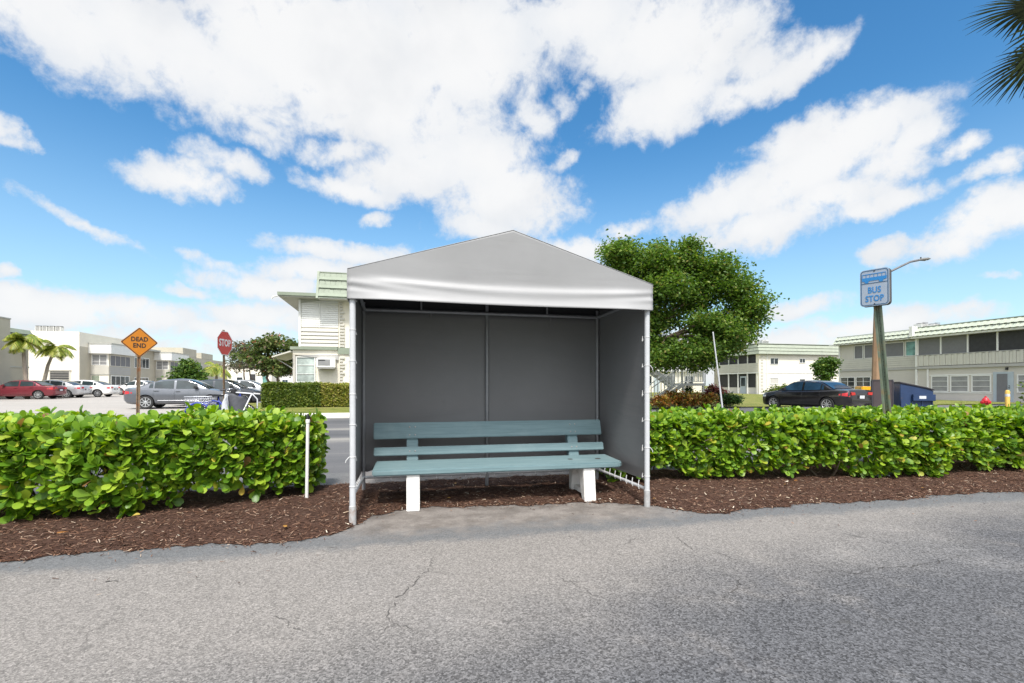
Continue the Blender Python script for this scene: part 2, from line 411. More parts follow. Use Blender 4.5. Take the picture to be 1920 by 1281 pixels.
# fallen leaves on the mulch
M['fallen'] = leafmat('fallen_leaf', [(0,(.30,.12,.03)),(.4,(.42,.24,.05)),(.7,(.22,.10,.05)),(1,(.50,.38,.08))], .6, .1, .3)
def flat_leaves(n):
    P=[];D=[];Nn=[];S=[]
    for i in range(n):
        a=random.uniform(-6,9); e=edge(a); b=e+.15+random.random()**1.3*1.1
        P.append((a,b,mulch_z(a,b)+.022)); t=random.uniform(0,6.28); D.append((math.cos(t),math.sin(t),.12)); Nn.append((random.gauss(0,.3),random.gauss(0,.3),1)); S.append(random.uniform(.04,.075))
    return np.array(P),np.array(D),np.array(Nn),np.array(S)
# ================================================================== bus shelter
A0,A1,B0,B1 = -.37,2.53,4.605,5.85
def fabric_material(name, col, bs=.06, stain=.18):
    m, nt, out = newmat(name); v = objvec(nt)
    mp = nt.nodes.new('ShaderNodeMapping'); mp.inputs['Scale'].default_value=(.5,.5,3); nt.links.new(v, mp.inputs[0])
    big = noise(nt, mp.outputs[0], 1.6, 4, .5, .6)
    c = ramp(nt, noise(nt, v, 1.4, 5, .6), [(.3,tuple(x*.94 for x in col)),(.7,tuple(x*1.05 for x in col))])
    st = smooth_(nt, noise(nt, v, 4, 6, .7), .62,.8); c = mix(nt, math_(nt,'MULTIPLY',st,stain), c, tuple(x*.6 for x in col))
    st2 = smooth_(nt, noise(nt, mp.outputs[0], 1.1, 6, .7), .5,.75); c = mix(nt, math_(nt,'MULTIPLY',st2,stain*.7), c, (col[0]*.78,col[1]*.75,col[2]*.70))
    w = nt.nodes.new('ShaderNodeTexWave'); w.inputs['Scale'].default_value = 260; w.bands_direction='Z'; nt.links.new(v, w.inputs['Vector'])
    h = math_(nt,'ADD', math_(nt,'MULTIPLY', big, 1.0), math_(nt,'MULTIPLY', w.outputs['Fac'], .006))
    principled(nt, out, c, .5, spec=.35, normal=bump(nt, h, bs, .06)); return m
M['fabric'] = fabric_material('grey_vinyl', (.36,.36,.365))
M['fabricshade'] = fabric_material('shaded_vinyl_panel', (.205,.205,.21), .12, .2)  # same vinyl, darkened for the shade inside the shelter
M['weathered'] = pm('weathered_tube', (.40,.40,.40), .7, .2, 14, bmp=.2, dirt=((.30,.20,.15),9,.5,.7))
M['shadedback'] = pm('shade_dark_backing', (.035,.035,.037), .8, .1, 6)  # near-black underside puts the canopy's inner shade into the colour
sh = empty('bus_shelter', L(0,0,0), TH, 'grey fabric bus shelter with gabled canopy on white posts over a bench', 'bus shelter')
EZ = 2.285; VZ = 2.02; RZ = 2.712; AM = (A0+A1)/2
def post(a,b,z1,r,white=True,low=True):
    mb = MB(); mb.tube([(a,b,0),(a,b,z1)], r, 14)
    o = mb.build('post', M['whitetube'] if white else M['steel'], sh); autosmooth(o)
    if low:
        mb = MB(); mb.tube([(a,b,0),(a,b,.17),(a,b,.175)], [r*1.17,r*1.17,r*1.02], 14); autosmooth(mb.build('foot_sleeve', M['weathered'], o))
    return o
def lace(parent, fn, n, name='tie'):
    for i in range(n):
        mb = MB(); fn(mb, i); mb.build(name, M['tie'], parent)
M['tie'] = pm('nylon_tie', (.62,.62,.62), .5, .06, 14)
pfl = post(A0,B0,2.22,.027); pfr = post(A1,B0,2.22,.027)
for p,a,sg in ((pfl,A0,1),(pfr,A1,-1)):
    def ring(mb,i,a=a,sg=sg):
        z = .33+i*.285+random.uniform(-.02,.02)
        mb.lathe([(.0275,z-.004),(.0305,z-.003),(.0305,z+.003),(.0275,z+.004)],12,0,Matrix.Translation((a,B0,0)))
        mb.tube([(a+.01*sg,B0+.03,z),(a+.03*sg,B0+.045,z-.02-.02*(i%2)),(a+.012*sg,B0+.07,z+.02)],.0045,5)
        if i%3==1: mb.tube([(a-.03*sg,B0-.01,z+.0),(a-.055*sg,B0-.012,z-.03),(a-.06*sg,B0-.01,z-.05)],.004,5)
    lace(p, ring, 7)
for a in (A0+.02, AM, A1-.02): post(a,B1-.01,2.6 if a==AM else 2.2,.02,False,False)
# rails: bottom, back header, side headers, rafters
def rail(name, pts, r, mat='whitetube', n=10):
    mb = MB(); mb.tube(pts, r, n); o = mb.build(name, M[mat], sh); autosmooth(o); return o
rb = rail('bottom_rail', [(A0+.02,B1-.01,.20),(A1-.02,B1-.01,.185)], .017)
rl = rail('bottom_rail', [(A0,B0,.262),(A0+.02,B1-.01,.20)], .015)
rr = rail('bottom_rail', [(A1,B0,.18),(A1-.02,B1-.01,.185)], .017)
def hooks_b(mb,i):
    a = A0+.15+i*(A1-A0-.3)/15; mb.tube([(a,B1-.03,.17),(a-.004,B1-.032,.2),(a+.012,B1-.012,.26)],.0045,5)
lace(rb, hooks_b, 16)
for rl_,a_,z0,z1 in ((rl,A0,.262,.20),(rr,A1-.01,.18,.185)):
    def hk(mb,i,a_=a_,z0=z0,z1=z1):
        t=.1+i*.115; b=B0+(B1-B0)*t; z=z0+(z1-z0)*t
        mb.tube([(a_-.012,b,z-.022),(a_-.022,b+.006,z+.005),(a_-.004,b+.02,z+.07)],.0045,5)
    lace(rl_, hk, 8)
HZ = 2.115
rail('header_rail', [(A0+.02,B1-.03,HZ),(A1-.02,B1-.03,HZ)], .02, 'steel')
for a in (A0+.03,A1-.03): rail('header_rail', [(a,B0+.03,HZ+.03),(a,B1-.02,HZ)], .02, 'steel')
rail('header_rail', [(A0+.03,B0+.03,HZ+.05),(A1-.03,B0+.03,HZ+.05)], .02, 'steel')
for t in (.23,.76): 
    a=A0+(A1-A0)*t; zt = EZ+(RZ-EZ)*(1-abs(t-.5)*2)-.03
    rail('strut', [(a,B1-.03,HZ),(a,B1-.03,zt)], .012, 'steel')
for b in (B0+.02,B1-.03):
    for sg,ae in ((0,A0+.02),(1,A1-.02)): rail('rafter', [(ae,b,EZ-.03),(AM,b,RZ-.03)], .016, 'steel')
rail('ridge_rail', [(AM,B0+.02,RZ-.03),(AM,B1-.03,RZ-.03)], .016, 'steel')
# canopy: gable front with valance, roof slopes, back gable, as thin shells
def shell(name, grid, mat, thick=.004, back=False, flip=False):
    """grid: rows of points -> sheet with a real thickness"""
    mb = MB(); nr=len(grid); nc=len(grid[0])
    vs=[p for row in grid for p in row]; fs=[(r*nc+c,r*nc+c+1,(r+1)*nc+c+1,(r+1)*nc+c) for r in range(nr-1) for c in range(nc-1)]
    mb.add(vs,fs); o = mb.build(name, [mat,M['shadedback']] if back else mat, sh, smooth=True, fix=False)
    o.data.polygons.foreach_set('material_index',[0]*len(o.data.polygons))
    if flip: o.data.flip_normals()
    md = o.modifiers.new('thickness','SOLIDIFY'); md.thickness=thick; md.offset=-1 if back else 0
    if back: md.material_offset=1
    return o
def gable_b(z): return B0-.034-.17*max(0,z-2.185)
nc = 81; rows=[]
OV = .012
for zi in range(31):
    row=[]
    t = zi/30
    for ci in range(nc):
        s = ci/(nc-1); a = A0-OV-.03+(A1-A0+2*OV+.06)*s
        top = EZ+(RZ-EZ)*(1-abs(s-.5)*2); z = VZ+(top-VZ)*t
        # the header tube presses the cloth out along a crease; below it the valance hangs slightly outwards
        crease = 2.185-.03*math.sin(math.pi*s)
        out = .030*math.exp(-((z-crease)/.035)**2) if z>=crease else .045-.02*(1-(crease-z)/(crease-VZ))*0+.028*(crease-z)/(crease-VZ)
        if z < crease: out = .030+.16*(crease-z)-.012*math.sin(math.pi*(crease-z)/(crease-VZ))
        fold = .0065*math.sin(z*70+8*math.sin(s*3.0)+3*s)*math.exp(-((z-2.15)/.06)**2)*(.25+math.exp(-s/.13)+.8*math.exp(-(1-s)/.10))
        sag = .008*math.sin(s*9+z*3)*(1-t)
        row.append((a, gable_b(z)-out*min(1,8*min(s+.02,1.02-s))-fold-sag, z-.012*math.sin(math.pi*s)*(1-t)))
    rows.append(row)
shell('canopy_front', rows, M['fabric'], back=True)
for sg,ae in ((-1,A0-OV-.03),(1,A1+OV+.03)):
    rows=[]
    for i in range(13):
        t=i/12; a=ae+(AM-ae)*t
        z=EZ+(RZ-EZ)*t
        bf=gable_b(z)-.002
        rows.append([(a,bf+(B1+.014-bf)*j/10, z-.012*math.sin(math.pi*j/10)*math.sin(math.pi*min(1,t+.05))+.001) for j in range(11)])
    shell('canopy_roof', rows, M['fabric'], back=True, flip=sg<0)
    rows=[[(ae,B0-.034+(B1-B0+.05)*j/10, VZ+(EZ-VZ)*i/4) for j in range(11)] for i in range(5)]
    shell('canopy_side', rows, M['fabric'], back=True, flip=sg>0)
rows=[]
for zi in range(9):
    row=[]
    for ci in range(31):
        s=ci/30; a=A0-.04+(A1-A0+.08)*s; top=EZ+(RZ-EZ)*(1-abs(s-.5)*2); row.append((a,B1+.02,HZ-.03+(top-HZ+.03)*zi/8))
    rows.append(row)
shell('canopy_back', rows, M['shadedback'])
rows=[]
for zi in range(21):
    row=[]
    for ci in range(61):
        s=ci/60; t=zi/20; z0=.27-.015*s
        row.append((A0-.04+(A1-A0+.08)*s, B1+.018+.012*math.sin(s*6.3*2+1)*math.sin(math.pi*t)+.02*math.exp(-((s-.5)/.04)**2)*-.6, z0+(HZ+.02-z0)*t+.012*math.cos(s*2*math.pi*16)*(1 if zi==0 else 0)))
    rows.append(row)
shell('back_panel', rows, M['fabricshade'])
for a,z0a,z0b in ((A0-.002,.33,.27),(A1+.004,.27,.26)):
    rows=[]
    for zi in range(17):
        row=[]
        for ci in range(31):
            t=ci/30; tz=zi/16; z0=z0a+(z0b-z0a)*t
            b=B0+.02+(B1-B0-.02)*t
            row.append((a+.010*math.sin(t*3.1)*math.sin(tz*3.1+.5), b, z0+(EZ-.03-z0)*tz))
        rows.append(row)
    shell('side_panel', rows, M['fabricshade'])
# vertical welded seams on the back panel
for s in (.27,.78):
    mb=MB(); a=A0+(A1-A0)*s; mb.box(a-.010,a+.010,B1+.006,B1+.009,.3,HZ); mb.build('panel_seam', M['fabricshade'], sh)

# ================================================================== bench
def wood_material():
    m, nt, out = newmat('teal_painted_wood'); v = objvec(nt)
    mp = nt.nodes.new('ShaderNodeMapping'); mp.inputs['Scale'].default_value=(.35,6,6); nt.links.new(v, mp.inputs[0])
    g = noise(nt, mp.outputs[0], 6, 6, .65, .4); b_ = noise(nt, v, 2.5, 5, .6)
    c = ramp(nt, g, [(.3,(.135,.215,.235)),(.55,(.178,.268,.288)),(.75,(.215,.308,.325))])
    c = mix(nt, math_(nt,'MULTIPLY', smooth_(nt, b_,.5,.75),.5), c, (.24,.325,.34))
    wear = smooth_(nt, noise(nt, mp.outputs[0], 11, 6, .75), .66,.8); c = mix(nt, math_(nt,'MULTIPLY',wear,.45), c, (.12,.18,.19))
    chip = smooth_(nt, noise(nt, v, 34, 5, .75), .70, .74); c = mix(nt, math_(nt,'MULTIPLY',chip,.8), c, (.20,.19,.17))
    grime = smooth_(nt, noise(nt, v, 1.7, 6, .7), .55, .75); c = mix(nt, math_(nt,'MULTIPLY',grime,.30), c, (.13,.17,.17))
    principled(nt, out, c, .55, spec=.35, normal=bump(nt, g, .35, .006)); return m
M['teal'] = wood_material()
def conc_material():
    m, nt, out = newmat('white_painted_concrete'); v = objvec(nt)
    c = ramp(nt, noise(nt, v, 9, 6, .7), [(.25,(.62,.60,.56)),(.5,(.76,.75,.72)),(.75,(.82,.81,.79))])
    d = smooth_(nt, noise(nt, v, 26, 5, .7), .64,.76); c = mix(nt, math_(nt,'MULTIPLY',d,.55), c, (.36,.33,.29))
    d2 = smooth_(nt, noise(nt, v, 3.5, 6, .7), .52,.72); c = mix(nt, math_(nt,'MULTIPLY',d2,.35), c, (.50,.46,.40))
    principled(nt, out, c, .75, normal=bump(nt, noise(nt, v, 70, 5), .35, .006)); return m
M['concrete'] = conc_material()
bench_rot = R(-1.2)
bench = empty('bench', L(1.1,5.0,.0), TH+bench_rot, 'long teal slatted bench on white concrete legs inside the grey shelter', 'bench')
x0,x1 = -1.32,1.33
def board(name, xa, xb, prof, mat='teal', bev=.008, wav=0):
    mb=MB(); mb.prism(prof, xa, xb, 'x'); o=mb.build(name, M[mat], bench, bevel=bev); autosmooth(o,40); return o
mb=MB(); mb.prism([(x0,-.03),(x1-.05,-.03),(x1+.0,.02),(x1-.01,.47),(x0+.01,.47)], .37, .43,'z')
seat=mb.build('seat', M['teal'], bench, bevel=.012); autosmooth(seat,40)
M['knot']=pm('wood_knot',(.05,.05,.045),.8,.3,40)
for px_,py_,rr_ in ((.80,.22,.03),(1.12,.2,.034)):
    mb=MB(); mb.lathe([(rr_,.4315),(rr_*.6,.4325),(.002,.4325)],12,0,Matrix.Translation((px_,py_,0))); mb.build('knot', M['knot'], seat)
seat.rotation_euler=(R(2.2),0,0); seat.location.z=-.012
board('backrest_board', x0-.02, x1-.03, [(.50,.665),(.545,.66),(.600,.835),(.555,.84)])
board('backrest_slat', x0-.015, x1-.02, [(.455,.487),(.495,.482),(.522,.572),(.482,.577)])
for lx in (-.925,.94):
    mb=MB(); mb.prism([(.462,.41),(.56,.41),(.655,.80),(.575,.80)], lx-.062, lx+.062,'x')
    mb.build('backrest_support', M['teal'], bench, bevel=.006)
    for zz,yy in ((.705,.508),(.79,.533),(.53,.464)):
        for dx in (-.03,.03):
            bmb=MB(); bmb.lathe([(.009,0),(.009,.003),(.005,.005)],8,0,Matrix.Translation((lx+dx,yy+.004,zz))@Matrix.Rotation(R(90),4,'X')); bmb.build('bolt',M['weathered'],bench)
    # concrete leg: slanted front foot, arched cut-out, rear foot
    prof=[(-.015,.372),(-.06,0),(.02,0),(.065,.10),(.11,.20),(.17,.27),(.25,.295),(.32,.28),(.36,.22),(.37,.12),(.36,0),(.46,0),(.47,.372)]
    mb=MB(); mb.prism(prof, lx-.065, lx+.065,'x')
    mb.prism([(.02,.055),(.36,.055),(.36,.11),(.055,.11)], lx-.04, lx+.04,'x')
    o=mb.build('leg', M['concrete'], bench, bevel=.006)

# ================================================================== hedges (broad paddle leaves)
def leaf_grid():
    t=np.array([0,.12,.38,.68,.9,1.0]); w=np.array([.03,.08,.26,.47,.38,.08])
    rows=[]
    for ti,wi in zip(t,w):
        fold=.10*wi; droop=-.10*ti*ti
        rows += [(-wi*.56,ti,droop+fold),(0,ti,droop),(wi*.56,ti,droop+fold)]
    v=np.array(rows); q=[]
    for i in range(5):
        for j in range(2): q.append((i*3+j,i*3+j+1,(i+1)*3+j+1,(i+1)*3+j))
    return v,np.array(q)
def place_leaves(pos, ydir, nrm, size, base=None):
    """pos (n,3) leaf base, ydir leaf axis, nrm leaf normal, size (n,)"""
    bv,bq = base if base is not None else leaf_grid()
    y=ydir/np.linalg.norm(ydir,axis=1,keepdims=True)
    x=np.cross(y,nrm); x/=np.linalg.norm(x,axis=1,keepdims=True)+1e-9
    z=np.cross(x,y)
    vs=pos[:,None,:]+size[:,None,None]*(bv[None,:,0:1]*x[:,None,:]+bv[None,:,1:2]*y[:,None,:]+bv[None,:,2:3]*z[:,None,:])
    n=len(pos); k=len(bv)
    qs=(bq[None]+(np.arange(n)*k)[:,None,None]).reshape(-1,bq.shape[1])
    return vs.reshape(-1,3),qs
M['hedgeleaf'] = leafmat('paddle_leaf', [(0,(.060,.145,.013)),(.35,(.140,.275,.02)),(.7,(.235,.385,.028)),(.95,(.37,.50,.05)),(.980,(.42,.43,.05)),(.990,(.58,.44,.06)),(.996,(.30,.16,.06)),(1,(.16,.08,.04))], .38, .32, .4)
def rosettes(centers, axes, smin, smax, nmin=3, nmax=7):
    P=[];D=[];Nn=[];S=[]
    for c,ax in zip(centers,axes):
        ax=Vector(ax).normalized(); t=ax.orthogonal().normalized(); b=ax.cross(t)
        n=random.randint(nmin,nmax); ph=random.uniform(0,6.28)
        for i in range(n):
            an=ph+i*2.4+random.uniform(-.3,.3); tilt=R(random.uniform(28,78)*(.65+.35*i/n))
            rad=t*math.cos(an)+b*math.sin(an)
            d=ax*math.cos(tilt)+rad*math.sin(tilt)
            nn=ax*math.sin(tilt)-rad*math.cos(tilt)
            nn=nn+Vector((random.uniform(-.35,.35),random.uniform(-.35,.35),random.uniform(-.25,.25)))
            P.append(Vector(c)+ax*(i*.006)); D.append(d); Nn.append(nn); S.append(smin+(smax-smin)*random.random()**.75)
    return np.array(P),np.array(D),np.array(Nn),np.array(S)
def hedge(name, a0,a1, fb, bb, zt, n, label, ends=(0,1), seed=1, smin=.085,smax=.135):
    """fb/bb: front/back b as functions of a; zt: top height"""
    random.seed(seed)
    root = empty(name, L(0,0,0), TH, label, 'hedge')
    C=[];AX=[]
    while len(C)<n:
        a=random.uniform(a0,a1); f=fb(a); k=bb(a); zz=zt(a); zl=.13+.07*math.sin(a*2.7)+.05*math.sin(a*6.1)
        endf=min(1,(a-a0)/.25+.15,(a1-a)/.25+.15) if True else 1
        zz*= .82+.18*endf
        r=random.random(); dep=abs(random.gauss(0,.10))
        lump=.06*math.sin(a*3.3+1)+.05*math.sin(a*7.9)
        if r<.50:
            h=random.random()**.85; z=zl+(zz-zl)*h
            b=f+dep+lump*.7+.16*max(0,.35-h)-.04*math.sin(h*3.14); ax=(random.gauss(0,.35),-.8+random.gauss(0,.25),.35+h*.7+random.gauss(0,.3))
        elif r<.86:
            b=random.uniform(f,k); z=zz-dep*.8+lump*.45+.015*math.sin(b*9+a*5)+ (.06 if random.random()<.04 else 0); ax=(random.gauss(0,.4),random.gauss(-.25,.4),1)
        elif r<.95:
            b=k-dep; z=random.uniform(zl,zz); ax=(random.gauss(0,.4),1,.5)
        else:
            sgn = 1 if ends[1] and random.random()<.7 else -1
            a = (a1 if sgn>0 else a0) - sgn*dep; b=random.uniform(fb(a),bb(a)); z=random.uniform(zl,zz); ax=(sgn,random.gauss(-.2,.3),.5)
        if math.sin(a*9.3+z*11)*math.sin(b*6+z*15+a*5)>.80 and r<.5: continue
        C.append((a,b,z)); AX.append(ax)
    # denser right and left ends
    for i in range(int(n*.05)):
        for sgn,ae in ((1,a1),(-1,a0)):
            if not ends[(sgn+1)//2]: continue
            a=ae-sgn*abs(random.gauss(0,.1)); f,k=fb(a),bb(a); 
            b=random.uniform(f,k); z=random.uniform(.2,zt(a)*.95); a-= sgn*.15*(abs((b-(f+k)/2)/((k-f)/2))**3+max(0,(z/zt(a)-.8))); C.append((a,b,z)); AX.append((sgn,random.gauss(-.3,.4),random.uniform(.1,.9)))
    P,D,Nn,S=rosettes(C,AX,smin,smax)
    v,q=place_leaves(P,D,Nn,S)
    npmesh('foliage', v, q, M['hedgeleaf'], root)
    mb=MB()
    for i in range(int((a1-a0)*9)):
        a=random.uniform(a0+.15,a1-.15); f,k=fb(a),bb(a); b=f+.14+random.random()**1.5*(k-f-.3); pts=[(a,b,.0)]; aa,b2=a,b
        for j in range(1,6):
            aa+=random.uniform(-.1,.1); b2+=random.uniform(-.09,.09); pts.append((aa,b2,zt(a)*.85*j/5))
        mb.tube(pts,[.013,.011,.009,.008,.006,.004],6)
        for t in range(4):
            p=Vector(pts[random.randint(1,4)]); e=p+Vector((random.uniform(-.3,.3),random.uniform(-.34,.25),random.uniform(-.05,.28)))
            mb.tube([p,(p+e)/2+Vector((0,0,.04)),e],[.006,.005,.003],5)
    mb.build('stem', M['twig'], root, smooth=True, fix=False)
    return root
v_,q_=place_leaves(*flat_leaves(16)); fl=npmesh('fallen_leaves',v_,q_,M['fallen']); fl.rotation_euler=(0,0,TH); fl['kind']='stuff'
hl=hedge('hedge', -8.0,-.92, lambda a: float(np.interp(a,[-8,-4.9,-2.4,-1.5,-1.15,-.92],[5.25,5.22,5.18,5.42,5.72,5.82])), lambda a: 6.45,
      lambda a: .845+.012*math.sin(a*2.1), 4300, 'clipped hedge of broad paddle leaves, beside the short white pipe', (0,1), 11, .075,.142)
hr=hedge('hedge', 2.68,12.0, lambda a: float(np.interp(a,[2.68,3.6,5.4,6.2,7.2,8.7,12],[5.62,5.52,5.22,5.02,5.02,5.08,5.03])), lambda a: float(np.interp(a,[2.68,6,12],[6.75,6.7,6.5])),
      lambda a: float(np.interp(a,[2.68,5,12],[.80,.80,.80])), 7000, 'clipped hedge of broad paddle leaves, with the bus stop post rising from it', (1,0), 12, .068,.122)
random.seed(3)

# small litter and the white pipe
pp=AB(W(575,945,CAMH*FPX/222).x, CAMH*FPX/222)
pipe=MB(); pipe.tube([(0,0,0),(.012,0,.875)],.017,14)
pr=empty('marker_pipe', L(pp[0],pp[1],0.02), TH, 'thin white upright pipe with black cap at the hedge end', 'pipe')
autosmooth(pipe.build('tube', M['whiteplastic'], pr))
c=MB(); c.lathe([(.021,.835),(.0215,.84),(.0215,.868),(.019,.872)],14,0,Matrix.Translation((.0115,0,0))); autosmooth(c.build('collar', M['whiteplastic'], pr))
c=MB(); c.lathe([(.018,.874),(.018,.905),(.012,.925),(.004,.93)],12,0,Matrix.Translation((.012,0,0))); autosmooth(c.build('cap', M['blackplastic'], pr))
# crumpled plastic bag by the sign post
bp=W(1652,899,CAMH*FPX/176.); 
bm=bmesh.new(); bmesh.ops.create_icosphere(bm, subdivisions=3, radius=1)
for v in bm.verts:
    n=.75+.3*random.random(); v.co=Vector((v.co.x*.14*n, v.co.y*.07*n, max(-.01,v.co.z*.035*n)+.012))
me=bpy.data.meshes.new('plastic_bag'); bm.to_mesh(me); bm.free(); me.materials.append(pm('clear_bag',(.62,.64,.66),.2,.2,30))
o=bpy.data.objects.new('plastic_bag',me); COL.objects.link(o); o.location=(bp.x,bp.y,.03); o.rotation_euler=(0,0,TH)
tag(o,'crumpled clear plastic bag on the mulch beside the bus stop post','plastic bag')

# ================================================================== signs
def textmesh(body, size, sx=1.0, bold=.0, extr=.0008):
    cu=bpy.data.curves.new('lettering','FONT'); cu.body=body; cu.size=size; cu.align_x='CENTER'; cu.align_y='CENTER'
    cu.offset=bold*size; cu.extrude=extr; cu.resolution_u=3; cu.space_character=1.05
    ob=bpy.data.objects.new('lettering',cu); COL.objects.link(ob)
    dg=bpy.context.evaluated_depsgraph_get(); me=bpy.data.meshes.new_from_object(ob.evaluated_get(dg))
    vs=[(v.co.x*sx, -v.co.z, v.co.y) for v in me.vertices]; fs=[tuple(p.vertices) for p in me.polygons]
    bpy.data.objects.remove(ob); bpy.data.curves.remove(cu); bpy.data.meshes.remove(me)
    return vs,fs
def lettering(lines, mat, parent, sx=.8, bold=.012, y=-.004, name='lettering'):
    mb=MB()
    for body,size,cx,cz in lines:
        vs,fs=textmesh(body,size,sx,bold); mb.add([(v[0]+cx,v[1]+y,v[2]+cz) for v in vs],fs)
    return mb.build(name, mat, parent, fix=False)
def rrect(w,h,r,n=5):
    p=[]
    for cx,cz,a0 in ((w/2-r,h/2-r,0),(-w/2+r,h/2-r,90),(-w/2+r,-h/2+r,180),(w/2-r,-h/2+r,270)):
        for i in range(n+1):
            a=R(a0+90*i/n); p.append((cx+r*math.cos(a),cz+r*math.sin(a)))
    return p
def rot2(p,a): return [(x*math.cos(a)-z*math.sin(a),x*math.sin(a)+z*math.cos(a)) for x,z in p]
def ringface(mb, outer, inner, y, m=0):
    n=len(outer); mb.add([(x,y,z) for x,z in outer]+[(x,y,z) for x,z in inner],[(i,(i+1)%n,(i+1)%n+n,i+n) for i in range(n)],m)
def plate(name, poly, y0, y1, mat, parent, m=0):
    mb=MB(); mb.prism(poly,y0,y1,'y'); return mb.build(name, mat, parent)
M['amber']=pm('amber_sheeting',(.49,.168,.006),.4,.06,8)
M['signblack']=pm('sign_black',(.03,.018,.012),.5,.1,8)
M['signred']=pm('red_sheeting',(.45,.018,.022),.4,.06,8)
M['signwhite']=pm('white_sheeting',(.60,.62,.65),.4,.05,8)
M['signblue']=pm('blue_sheeting',(.02,.20,.50),.4,.06,8)
M['signnavy']=pm('navy_border',(.05,.12,.22),.4,.06,8)
M['alu']=pm('sign_back',(.10,.095,.095),.6,.1,8)
M['greenpost']=pm('green_channel_post',(.20,.25,.19),.5,.15,9,metal=.2,dirt=((.30,.22,.12),6,.5,.7))
M['rustpost']=pm('rusty_post',(.20,.15,.10),.7,.2,12,dirt=((.22,.10,.04),5,.45,.65))
def upost(name, h, w, mat, parent, lean=(0,0), d=.03, holes=True):
    mb=MB(); t=.004
    prof=[(-w/2,0),(-w/2+w*.22,0),(-w*.2,d),(w*.2,d),(w/2-w*.22,0),(w/2,0),(w/2,t),(w/2-w*.2,t),(w*.22,d+t),(-w*.22,d+t),(-w/2+w*.2,t),(-w/2,t)]
    n=len(prof); vs=[(x,y,0) for x,y in prof]+[(x+lean[0],y+lean[1],h) for x,y in prof]
    mb.add(vs,[tuple(range(n)),tuple(reversed(range(n,2*n)))]+[(i,(i+1)%n,(i+1)%n+n,i+n) for i in range(n)])
    o=mb.build(name, mat, parent)
    if holes:
        hb=MB(); hb.tube([(0,d-.0006,.03),(lean[0],d-.0006+lean[1],h-.03)],.0012,4)
        for i in range(int(h/.05)):
            z=.05+i*.05; hb.lathe([(.005,0),(.005,.0015)],6,0,Matrix.Translation((lean[0]*z/h,d-.0016+lean[1]*z/h,z))@Matrix.Rotation(R(90),4,'X'))
        hb.build('perforation_pattern', M['black'], o, fix=False)
    return o
# DEAD END
Y=13.9; p=W(258,723,Y); zc=1.25+81*Y/FPX
r=empty('dead_end_sign',(p.x,p.y,0),R(37.2),'amber diamond warning sign reading DEAD END on a dark post','road sign')
upost('post', zc+.3, .09, M['rustpost'], r, (.04,0), holes=False)
s=.61; sq=rot2(rrect(s,s,.04),R(45)); pn=plate('sign_panel',[(x+.045,z+zc) for x,z in sq],-.008,-.004,[M['amber']],r)
mb=MB(); o1=rot2(rrect(s-.02,s-.02,.035),R(45)); i1=rot2(rrect(s-.06,s-.06,.025),R(45)); ringface(mb,[(x+.045,z+zc) for x,z in o1],[(x+.045,z+zc) for x,z in i1],-.011)
mb.build('border',M['signblack'],pn,fix=False)
lettering([('DEAD',.175,.045,zc+.085),('END',.175,.045,zc-.095)],M['signblack'],pn,.82,.03,-.0115)
# STOP
Y=15.4; p=W(421,723,Y); zc=1.25+79.3*Y/FPX
r=empty('stop_sign',(p.x,p.y,0),R(88),'red octagonal STOP sign on a slim brown post beside the blue tricycle','road sign')
upost('post', zc+.42, .09, M['rustpost'], r, (0,.02), holes=False)
oc=lambda q:[(q*math.cos(R(22.5+45*i)),zc+q*math.sin(R(22.5+45*i))) for i in range(8)]
pn=plate('sign_panel',oc(.405),-.010,-.006,[M['signwhite']],r)
plate('red_face',oc(.385),-.0125,-.0102,[M['signred']],pn)
lettering([('STOP',.30,0,zc)],M['signwhite'],pn,.78,.03,-.0155)
# BUS STOP
Y=6.61; sp=W(1674,897,Y); top=W(1643,560,6.5); Ysg=6.45
r=empty('bus_stop_sign',(sp.x,sp.y,0.02),R(-53),'blue and white BUS STOP sign with bus picture on a leaning green post','bus stop sign')
H=2.72
inv=Matrix.Rotation(R(53),3,'Z')
lean=inv@Vector((W(1640,540,6.50).x-sp.x, 6.50-sp.y, 0))
upost('post', H, .095, M['greenpost'], r, (lean.x,lean.y), .032)
def onp(z): return Vector((lean.x*z/H, lean.y*z/H, z))
zc=2.525; c0=onp(zc)
tilt=Matrix.Translation((c0.x,c0.y-.055,zc))@Matrix.Rotation(R(-.5),4,'Y')
sw,shh=.325,.485
M['signshaded']=pm('shaded_white_sheeting',(.31,.37,.46),.45,.06,6,dirt=((.31,.34,.38),5,.55,.8))  # white sheeting greyed to carry the shade on its face
for k,(y0,y1,nm) in enumerate(((-.004,0,'sign_panel'),(.080,.084,'rear_panel'))):
    h=empty(nm) if False else None
    mb=MB(); mb.prism(rrect(sw,shh,.045),y0,y1,'y'); o=mb.build(nm,[M['signshaded']] if k==0 else [M['alu']],r); o.matrix_local=tilt
    if k==0: pn=o
mb=MB(); mb.prism(rrect(sw-.012,shh-.012,.04),.002,.078,'y'); o=mb.build('spacer',M['alu'],r); o.matrix_local=tilt
mb=MB(); ringface(mb,rrect(sw-.018,shh-.018,.040),rrect(sw-.040,shh-.040,.030),-.006); mb.box(-sw/2+.017,sw/2-.017,-.0075,-.0055,.058,.066)
mb.build('border',M['signnavy'],pn,fix=False)
lettering([('BUS',.112,0,-.035),('STOP',.112,0,-.148)],M['signblue'],pn,.74,.020,-.007)
mb=MB()   # bus picture: body, window posts, wheels, roof line
bx0,bx1=-.135,.135; bz=.092
mb.prism([(bx0,bz),(bx1-.03,bz-.0),(bx1,bz+.005),(bx1+.002,bz+.045),(bx0-.003,bz+.045)],-.0075,-.0055,'y')
mb.prism([(bx0-.003,bz+.085),(bx1-.005,bz+.085),(bx1-.012,bz+.094),(bx0+.003,bz+.094)],-.0075,-.0055,'y')
